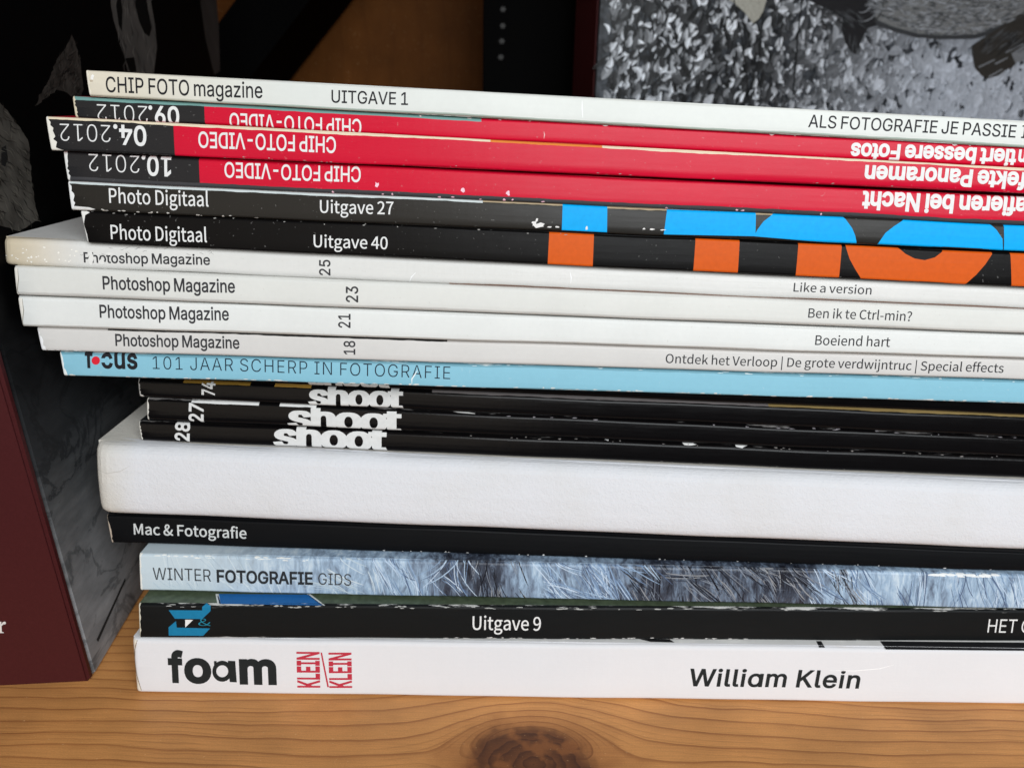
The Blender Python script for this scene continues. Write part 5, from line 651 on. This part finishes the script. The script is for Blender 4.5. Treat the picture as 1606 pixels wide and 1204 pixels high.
# ------------------------------------------------------------------ tall book at the left: maroon spine, black-and-white photograph on its side
ROT = math.radians(6.0)
c0 = hit(141, 1070, (0, 0, 0), (0, 0, 1))
sd = Vector((math.cos(ROT), math.sin(ROT), 0)); cd = Vector((-math.sin(ROT), math.cos(ROT), 0))*1.0
lean = 0.06
tm = NT('maroon_cloth'); nz = tm.noise(tm.pos(), 1400, 3, 0.6); tm.bump(nz, 0.3, 0.00006)
M_mar = tm.set(tm.mix(nz, (0.050, 0.0085, 0.0095), (0.070, 0.013, 0.0145)), 0.42, 0.22)
e = thing('tall_book', 'tall maroon-spined book with a dark black-and-white photograph on its side, standing left of the stack', 'book', c0)
def lb(a, b, z): return c0+sd*(a-lean*z)+cd*b+Vector((0, 0, z))
TH, DE, HT = 0.075, 0.25, 0.33
def hexa(name, a0, a1, b0, b1, z0, z1, mat, bev=0.0, parent=None, f=lb, base=None, mats=None):
    V = [f(a, b, z) for z in (z0, z1) for b in (b0, b1) for a in (a0, a1)]
    me = mesh_from(name, V, list(BOXF), mats or [mat], None, base if base is not None else c0); fix_normals(me)
    if bev:
        bm = bmesh.new(); bm.from_mesh(me); bmesh.ops.bevel(bm, geom=bm.edges[:], offset=bev, segments=3, affect='EDGES'); bm.to_mesh(me); bm.free()
    return link(name, me, parent if parent is not None else e)
sp_o = hexa('spine', -TH, 0, 0, 0.003, 0, HT, M_mar, 0.0008)
# the serif r of the title, cut by the picture's edge
def spx(x, y): return hit(x, y, c0-cd*0.00005, Vector((-math.sin(ROT), math.cos(ROT), -0.0)))
def add_print(obj, polys, mat, off):
    bm = bmesh.new(); bm.from_mesh(obj.data); obj.data.materials.append(mat); mi = len(obj.data.materials)-1
    for pl in polys:
        tr = tessellate_polygon([pl]); bv = [bm.verts.new(p+off-c0) for p in pl]
        for t in tr:
            f = bm.faces.new([bv[i] for i in t]); f.material_index = mi; f.normal_update()
            if f.normal.dot(off) < 0: f.normal_flip()
    bm.to_mesh(obj.data); bm.free()
rl = [[(-3, 975), (2, 974), (3, 990), (6, 991), (6, 992), (-5, 992), (-5, 991), (-3, 990)], [(2.2, 978), (5, 974.6), (8.5, 974), (9.5, 976.5), (8, 978.6), (6, 978), (2.2, 981.5)]]
add_print(sp_o, [[spx(x, y) for x, y in p] for p in rl], ink((0.7, 0.68, 0.66)), -cd*0.00004)
# cover print
tp = NT('photograph_print'); P = tp.pos(); sxyz = tp.new('ShaderNodeSeparateXYZ'); tp.t.links.new(P, sxyz.inputs[0])
n1 = tp.noise(tp.pos((22, 22, 30), rot=(0.7, 0, 0)), 1.0, 6, 0.62, 0.6); n2 = tp.noise(tp.pos((60, 60, 260), rot=(0.6, 0, 0)), 1.0, 4, 0.6)
hgt = tp.step(tp.math('MULTIPLY_ADD', n1, 0.05, sxyz.outputs[2]), 0.135, 0.045)
cr = tp.step(tp.math('ABSOLUTE', tp.math('SUBTRACT', tp.noise(tp.pos((35, 35, 60), rot=(0.9, 0, 0)), 1.0, 5, 0.6, 0.8), 0.5)), 0.0, 0.045)
lum = tp.math('MULTIPLY', tp.math('MULTIPLY', hgt, tp.math('MULTIPLY_ADD', cr, 0.25, 0.75)), tp.math('MULTIPLY_ADD', n2, 0.45, tp.math('MULTIPLY', n1, 0.9)))
M_print = tp.set(tp.ramp(lum, [(0.0, (0.002, 0.002, 0.0022)), (0.3, (0.04, 0.042, 0.045)), (0.5, (0.12, 0.124, 0.128)), (1.0, (0.42, 0.42, 0.43))]), 0.5, 0.02)
cv_o = hexa('front_cover', -0.003, 0.0001, 0.0031, DE, 0.0001, HT, M_print, 0.0006)
hexa('back_cover', -TH, -TH+0.003, 0.0031, DE, 0.0001, HT, M_mar, 0.0006)
hexa('page_block', -TH+0.0031, -0.0031, 0.0031, DE-0.004, 0.003, HT-0.003, PAGE)
cn = sd+Vector((0, 0, lean))
def cpx(x, y): return hit(x, y, c0+sd*0.0001, cn)
def gmat(col, sc=300, var=0.6): return simple('photo_grey', col, 0.5, 0.02, var, sc)
rock = [(-8, 150), (14, 178), (30, 200), (44, 220), (47, 250), (52, 300), (60, 345), (30, 362), (-8, 352)]
fur = [(112, 55), (117, 66), (122, 80), (128, 110), (131, 140), (128, 152), (112, 150), (97, 142), (88, 141), (80, 148), (68, 156), (55, 168), (62, 150), (75, 128), (84, 104), (95, 84), (106, 72)]
strp = [(170, -20), (172, 10), (177, 32), (185, 55), (192, 75), (196, 92), (203, 112), (240, 125), (246, 75), (243, 40), (233, -20), (225, -20), (214, -20), (215, 8), (220, 32), (228, 52), (235, 58), (237, 40), (231, 18), (226, 0), (222, -20)]
def streaks(poly, n, ang, spread, ln, w, cols, off):
    xs = [p[0] for p in poly]; ys = [p[1] for p in poly]
    by = {}
    while n > 0:
        x_, y_ = random.uniform(min(xs), max(xs)), random.uniform(min(ys), max(ys))
        if winding((x_, y_), [poly]) == 0: continue
        n -= 1; an = random.gauss(ang, spread); l_ = random.uniform(0.4, 1)*ln; w_ = w*random.uniform(0.4, 1); dx, dy = math.cos(an), math.sin(an); k = random.uniform(-.2, .2)*l_
        by.setdefault(random.choice(cols), []).append([(x_-dx*l_/2, y_-dy*l_/2), (x_-dy*(w_+k), y_+dx*(w_+k)), (x_+dx*l_/2, y_+dy*l_/2), (x_+dy*(w_-k), y_-dx*(w_-k))])
    for c_, q in by.items(): add_print(cv_o, [[cpx(*p) for p in z] for z in q], ink(c_, 0.6), off)
def rough(poly, amp):
    out = []
    for i, p in enumerate(poly):
        q = poly[(i+1) % len(poly)]; k = max(1, int(math.dist(p, q)/5))
        out += [(p[0]+(q[0]-p[0])*j/k+random.uniform(-amp, amp), p[1]+(q[1]-p[1])*j/k+random.uniform(-amp, amp)) for j in range(k)]
    return out
rock, fur = rough(rock, 1.2), rough(fur, 1.6)
add_print(cv_o, [[cpx(*p) for p in rock]], gmat((0.085, 0.078, 0.068), 140, 1.2), cn*0.00003)
add_print(cv_o, [[cpx(*p) for p in fur]], gmat((0.050, 0.043, 0.038), 160, 1.2), cn*0.00003)
s1 = [(172, -20), (174, 10), (178, 32), (185, 55), (192, 75), (200, 112), (240, 125), (246, 75), (243, 40), (233, -20)]
add_print(cv_o, [[cpx(*p) for p in s1]], gmat((0.085, 0.078, 0.072), 60, 0.5), cn*0.00003)
add_print(cv_o, [[cpx(*p) for p in q] for q in ([(186, -20), (192, 15), (191, 50), (186, 40), (182, 10)], [(212, -20), (212, 10), (218, 34), (226, 52), (234, 58), (238, 44), (233, 20), (226, -20)], [(196, 92), (210, 90), (214, 112), (204, 114)])], gmat((0.006, 0.006, 0.006), 60), cn*0.00006)
add_print(cv_o, [[cpx(*p) for p in [(311, -20), (338, -20), (343, 40), (345, 112), (336, 118), (322, 60)]]], gmat((0.045, 0.038, 0.035), 60), cn*0.00003)
add_print(cv_o, [[cpx(*p) for p in [(2, 232), (9, 228), (12, 248), (8, 262), (1, 258)]]], gmat((0.02, 0.02, 0.02), 60), cn*0.00006)
add_print(cv_o, [[cpx(*p) for p in [(151, 1003), (154, 1006), (197, 910), (196, 906)]]], gmat((0.03, 0.03, 0.03), 60), cn*0.00003)

streaks(rock, 150, 0.9, 0.3, 26, 1.0, [(0.02, 0.018, 0.016), (0.13, 0.12, 0.10), (0.04, 0.036, 0.03)], cn*0.00007)
streaks(fur, 160, 1.9, 0.5, 18, 0.7, [(0.006, 0.005, 0.005), (0.09, 0.08, 0.07), (0.03, 0.026, 0.022)], cn*0.00007)
streaks(s1, 60, 1.5, 0.12, 40, 1.2, [(0.05, 0.045, 0.042), (0.12, 0.11, 0.10)], cn*0.000045)

# ------------------------------------------------------------------ large photo book standing behind the stack
PHI = math.radians(14); q0 = hit(934, 158, (0, 0.262, 0), (0, -1, 0)); q0 = Vector((q0.x, q0.y, 0))
e2_ = thing('photo_book', 'maroon-edged book with a black-and-white photograph of leaves on its cover, standing behind the stack', 'book', q0)
ca = Vector((math.cos(PHI), math.sin(PHI), 0)); cb_ = Vector((-math.sin(PHI), math.cos(PHI), 0))
def rb(a, b, z): return q0+ca*a+cb_*b+Vector((0, 0, z))
tl = NT('leaf_ground_print'); M_lg = tl.set(tl.ramp(tl.noise(tl.pos(), 260, 4), [(0.35, (0.006, 0.007, 0.009)), (0.7, (0.07, 0.08, 0.095))]), 0.35, 0.3)
fc = hexa('front_cover', 0.0, 0.37, 0.0, 0.003, 0.0, 0.34, M_lg, 0.0, e2_, rb, q0)
hexa('spine', -0.0005, 0.0025, 0.0031, 0.040, 0.0, 0.34, M_mar, 0.0006, e2_, rb, q0)
hexa('back_cover', 0.0026, 0.37, 0.037, 0.040, 0.0, 0.34, M_mar, 0.0006, e2_, rb, q0)
hexa('page_block', 0.0026, 0.366, 0.0031, 0.0369, 0.003, 0.337, PAGE, 0.0, e2_, rb, q0)
def vcol(name, rough=0.35):
    t = NT(name); a = t.new('ShaderNodeAttribute', attribute_name='print'); nz = t.noise(t.pos(), 900, 3)
    return t.set(t.mix(1.0, a.outputs['Color'], t.math('MULTIPLY_ADD', nz, 0.8, 0.6), 'MULTIPLY'), rough, 0.3)
M_leaf = vcol('leaf_print')
LV, LF, LC, LMI = [], [], [], []
def leaf(a, z, L, W, ang, c1, c2, depth, curl=0.0):
    pts = []; n = 5
    for i in range(n+1):
        t = i/n; w = W*math.sin(math.pi*min(1, t*0.92+0.04))**0.8; cx_, cz = (t-0.5)*L, curl*L*(t-0.5)**2*2
        pts.append((cx_, cz-w, cz, cz+w))
    o = len(LV); ca_, sa_ = math.cos(ang), math.sin(ang)
    for p in pts:
        for k in (1, 2, 3):
            u, v = p[0], p[k]; LV.append(rb(a+u*ca_-v*sa_, -depth, z+u*sa_+v*ca_))
    for i in range(n):
        b = o+3*i
        LF.append((b, b+3, b+4, b+1)); LC.append(c1); LF.append((b+1, b+4, b+5, b+2)); LC.append(c2)
rnd = random.Random(3)
def gr(v): return (v*0.87, v*0.95, v*1.05, 1)
dpt = 0.00004
def gt(v, t): return (v*(0.89-0.05*t), v*(0.95-0.01*t), v*(1.03+0.06*t), 1)
N = 9000
for i in range(N):
    a = rnd.uniform(0.0045, 0.36); z = rnd.uniform(0.12, 0.27); dpt += 0.7e-7
    t = min(1, max(0, (a-0.095)/0.12))          # the printed picture loses its contrast towards the right
    b = (rnd.random()**1.3 if rnd.random() > 0.42 else rnd.random()*0.06)
    v = 0.005+0.95*b
    soft = 0.36+0.22*(z < 0.19)*t; v = v*(1-0.86*t)+soft*0.8*t*(0.9+0.2*rnd.random())
    L = rnd.choice([rnd.uniform(0.0025, 0.006), rnd.uniform(0.004, 0.0095)]); W = L*rnd.uniform(0.12, 0.32)*(1+0.4*t)
    leaf(a, z, L, W, rnd.gauss(1.45 if rnd.random() < .7 else 0.5, 0.55), gt(v, t), gt(v*rnd.uniform(0.35+0.5*t, 0.9), t), dpt, rnd.uniform(-.5, .5))
    if i % 3 == 0 and rnd.random() > t*0.9:                               # thin dark gaps and stems between the leaves
        leaf(a+rnd.uniform(-.006, .006), z+rnd.uniform(-.006, .006), rnd.uniform(.005, .014), rnd.uniform(.0002, .0007)*(1-.4*t), rnd.gauss(1.4, .4), gr(0.006+0.22*t), gr(0.006+0.22*t), dpt+3e-8, rnd.uniform(-.4, .4))
fcn = -cb_
def rpx(x, y, k=0.0009): return hit(x, y, q0-cb_*k, cb_)
def lpoly(pts, v, k):
    q = [rpx(x, y, k) for x, y in pts]; tr = tessellate_polygon([q]); o = len(LV); LV.extend(q)
    for t in tr: LF.append(tuple(o+i for i in t)); LC.append(v if len(v) == 4 else (*v, 1))
lpoly([(1126, -12), (1150, 4), (1168, 20), (1181, 37), (1190, 30), (1197, 18), (1206, -12)], (0.34, 0.34, 0.30), 0.0008)
lpoly([(1265, -12), (1270, 2), (1300, 16), (1322, 28), (1320, 46), (1326, 68), (1336, 82), (1342, 86), (1352, 62), (1362, 44), (1376, 40), (1390, -12)], (0.014, 0.014, 0.016), 0.00083)
log_ = [(1350, -12), (1372, 12), (1374, 38), (1400, 48), (1440, 58), (1480, 61), (1530, 60), (1560, 52), (1620, 20), (1640, -12)]
lpoly(log_, (0.16, 0.17, 0.175), 0.00086)
for i in range(1100):
    x_, y_ = rnd.uniform(1362, 1620), rnd.uniform(-10, 58)
    if y_ > 56-abs(x_-1490)**2/420.0: continue
    q = rpx(x_, y_); rel = q-q0; dpt2 = 0.0009+i*1.5e-7; v = rnd.choice([0.06, 0.1, 0.28, 0.4])
    leaf(rel.dot(ca), q.z, rnd.uniform(.002, .007), rnd.uniform(.0001, .0004), rnd.gauss(0.1+(x_-1490)*0.002, 0.25), gr(v), gr(v*.8), dpt2)
for k_ in range(5):
    pts = []; R1 = 10+k_*7
    for j in range(9): an = -0.4+j*0.28; pts.append((1352+R1*math.cos(an)*0.9, 4+R1*math.sin(an)))
    pts += [(x_-1.6, y_-1.6) for x_, y_ in reversed(pts)]
    lpoly(pts, gr(0.2 if k_ % 2 else 0.02), 0.00096+k_*1e-6)
lpoly([(1372, 30), (1374, 39), (1400, 49), (1440, 59), (1480, 62), (1530, 61), (1560, 53), (1620, 21), (1620, 13), (1560, 44), (1530, 54), (1480, 56), (1440, 53), (1400, 42)], gr(0.045), 0.00097)
lpoly([(1524, 72), (1540, 61), (1570, 42), (1620, 8), (1640, 8), (1640, 92), (1606, 92), (1596, 96), (1590, 104), (1575, 112), (1568, 118), (1548, 124), (1538, 116), (1530, 108), (1526, 90)], (0.030, 0.028, 0.025), 0.00098)
for a_, b_ in (((1534, 105), (1560, 93)), ((1576, 82), (1606, 68)), ((1550, 120), (1572, 108)), ((1560, 100), (1580, 90))):
    lpoly([a_, (a_[0]+2, a_[1]+1.6), (b_[0]+1, b_[1]+1.2), b_], gr(0.22), 0.001)
lpoly([(1586, 84), (1606, 72), (1640, 60), (1640, 88), (1606, 96), (1592, 98)], gr(0.19), 0.00101)
for cx_, cy_, rx_, ry_, an_, n_ in ((1322, 30, 46, 26, 0.5, 70), (1575, 66, 44, 34, -0.65, 90), (1340, 70, 12, 18, 1.3, 20)):
    for i in range(n_):
        q = rpx(cx_+rnd.uniform(-rx_, rx_)*0.7, cy_+rnd.uniform(-ry_, ry_)*0.5); rel = q-q0; v = rnd.choice([0.008, 0.06, 0.10, 0.03])
        leaf(rel.dot(ca), q.z, rnd.uniform(.003, .010), rnd.uniform(.0001, .0003), -an_+rnd.gauss(0, 0.12), gr(v), gr(v), 0.00105+i*1e-7)
for xs in ((1150, 0, 1163, 60, 1174, 160), (1196, 20, 1190, 90, 1168, 165), (1257, 0, 1250, 60, 1243, 150)):
    lpoly([(xs[0], xs[1]), (xs[2], xs[3]), (xs[4], xs[5]), (xs[4]+2.2, xs[5]), (xs[2]+2.4, xs[3]), (xs[0]+2, xs[1])], gr(0.01), 0.00082)
mo = len(fc.data.materials); bmv = len(fc.data.vertices)
V0 = [v.co.copy() for v in fc.data.vertices]; F0 = [tuple(p.vertices) for p in fc.data.polygons]
fix = []
for f in LF:
    a, b, c = LV[f[0]], LV[f[1]], LV[f[2]]
    fix.append(f if (b-a).cross(c-a).dot(fcn) > 0 else tuple(reversed(f)))
me = mesh_from('front_cover', V0+[v-q0 for v in LV], F0+[tuple(i+len(V0) for i in f) for f in fix], [M_lg, M_leaf], [0]*len(F0)+[1]*len(fix))
at = me.color_attributes.new('print', 'FLOAT_COLOR', 'CORNER'); buf = []
for p in me.polygons:
    c = (0.02, 0.02, 0.02, 1) if p.index < len(F0) else LC[p.index-len(F0)]
    for _ in p.loop_indices: buf += list(c)
at.data.foreach_set('color', buf); fc.data = me

# ------------------------------------------------------------------ black books deep in the cupboard
M_blk = simple('black_cloth', (0.002, 0.002, 0.0021), 0.7, 0.02, 0.3, 800)
p0 = hit(757, 150, (0, 0.33, 0), (0, -1, 0)); p1 = hit(915, 150, (0, 0.33, 0), (0, -1, 0))
p0 = Vector((p0.x, 0.33, 0)); W_ = p1.x-p0.x
eb = thing('black_book', 'black upright book with small silver marks on its spine, beside the maroon-edged book', 'book', p0)
def bb(a, b, z): return p0+Vector((a, b, z))
bs = hexa('spine', 0, W_, 0, 0.003, 0.0, 0.30, M_blk, 0.0008, eb, bb, p0)
hexa('front_cover', 0, 0.003, 0.0031, 0.12, 0, 0.30, M_blk, 0.0, eb, bb, p0); hexa('back_cover', W_-0.003, W_, 0.0031, 0.12, 0, 0.30, M_blk, 0.0, eb, bb, p0)
hexa('page_block', 0.0031, W_-0.0031, 0.0031, 0.118, 0.003, 0.297, PAGE, 0.0, eb, bb, p0)
pol = []
for x_, y_ in ((789, 15), (788.5, 41), (787, 65), (785.5, 90)):
    for an in (0, 1.05, 2.1):
        d = (4.5*math.cos(an), 4.5*math.sin(an)); n = (-1.1*math.sin(an), 1.1*math.cos(an))
        pol.append([hit(x_+s1_*d[0]+s2_*n[0], y_+s1_*d[1]+s2_*n[1], (0, 0.33, 0), (0, -1, 0)) for s1_, s2_ in ((-1, -1), (1, -1), (1, 1), (-1, 1))])
bm = bmesh.new(); bm.from_mesh(bs.data); bs.data.materials.append(ink((0.06, 0.06, 0.06), 0.4))
for i, pl in enumerate(pol):
    bv = [bm.verts.new(q-p0+Vector((0, -0.00005-(i % 3)*0.000005, 0))) for q in pl]; f = bm.faces.new(bv); f.material_index = 1; f.normal_update()
    if f.normal.y > 0: f.normal_flip()
bm.to_mesh(bs.data); bm.free()
# leaning black book
l0 = hit(400, 112, (0, 0.36, 0), (0, -1, 0)); l1 = hit(486, 0, (0, 0.36, 0), (0, -1, 0))
dr = Vector((l1.x-l0.x, 0, l1.z-l0.z)).normalized(); nr = Vector((-dr.z, 0, dr.x))
foot = l0-dr*(l0.z/dr.z); foot = Vector((foot.x, 0.36, 0))
el = thing('leaning_book', 'black book leaning to the right in the dark cupboard behind the stack', 'book', foot)
th = 0.034; hz = nr.z*th
def lf(a, b, z): return foot+nr*a+Vector((0, b, 0))+dr*z
hexa('front_cover', 0.0, 0.003, 0, 0.09, 0.0, 0.40, M_blk, 0.0, el, lf, foot); hexa('back_cover', th-0.003, th, 0, 0.09, 0.0, 0.40, M_blk, 0.0, el, lf, foot)
hexa('spine', 0.0031, th-0.0031, 0, 0.003, 0.0, 0.40, M_blk, 0.0, el, lf, foot); hexa('page_block', 0.0031, th-0.0031, 0.0031, 0.088, 0.003, 0.397, PAGE, 0.0, el, lf, foot)

# stacked contact report (kept silent when nothing overlaps)
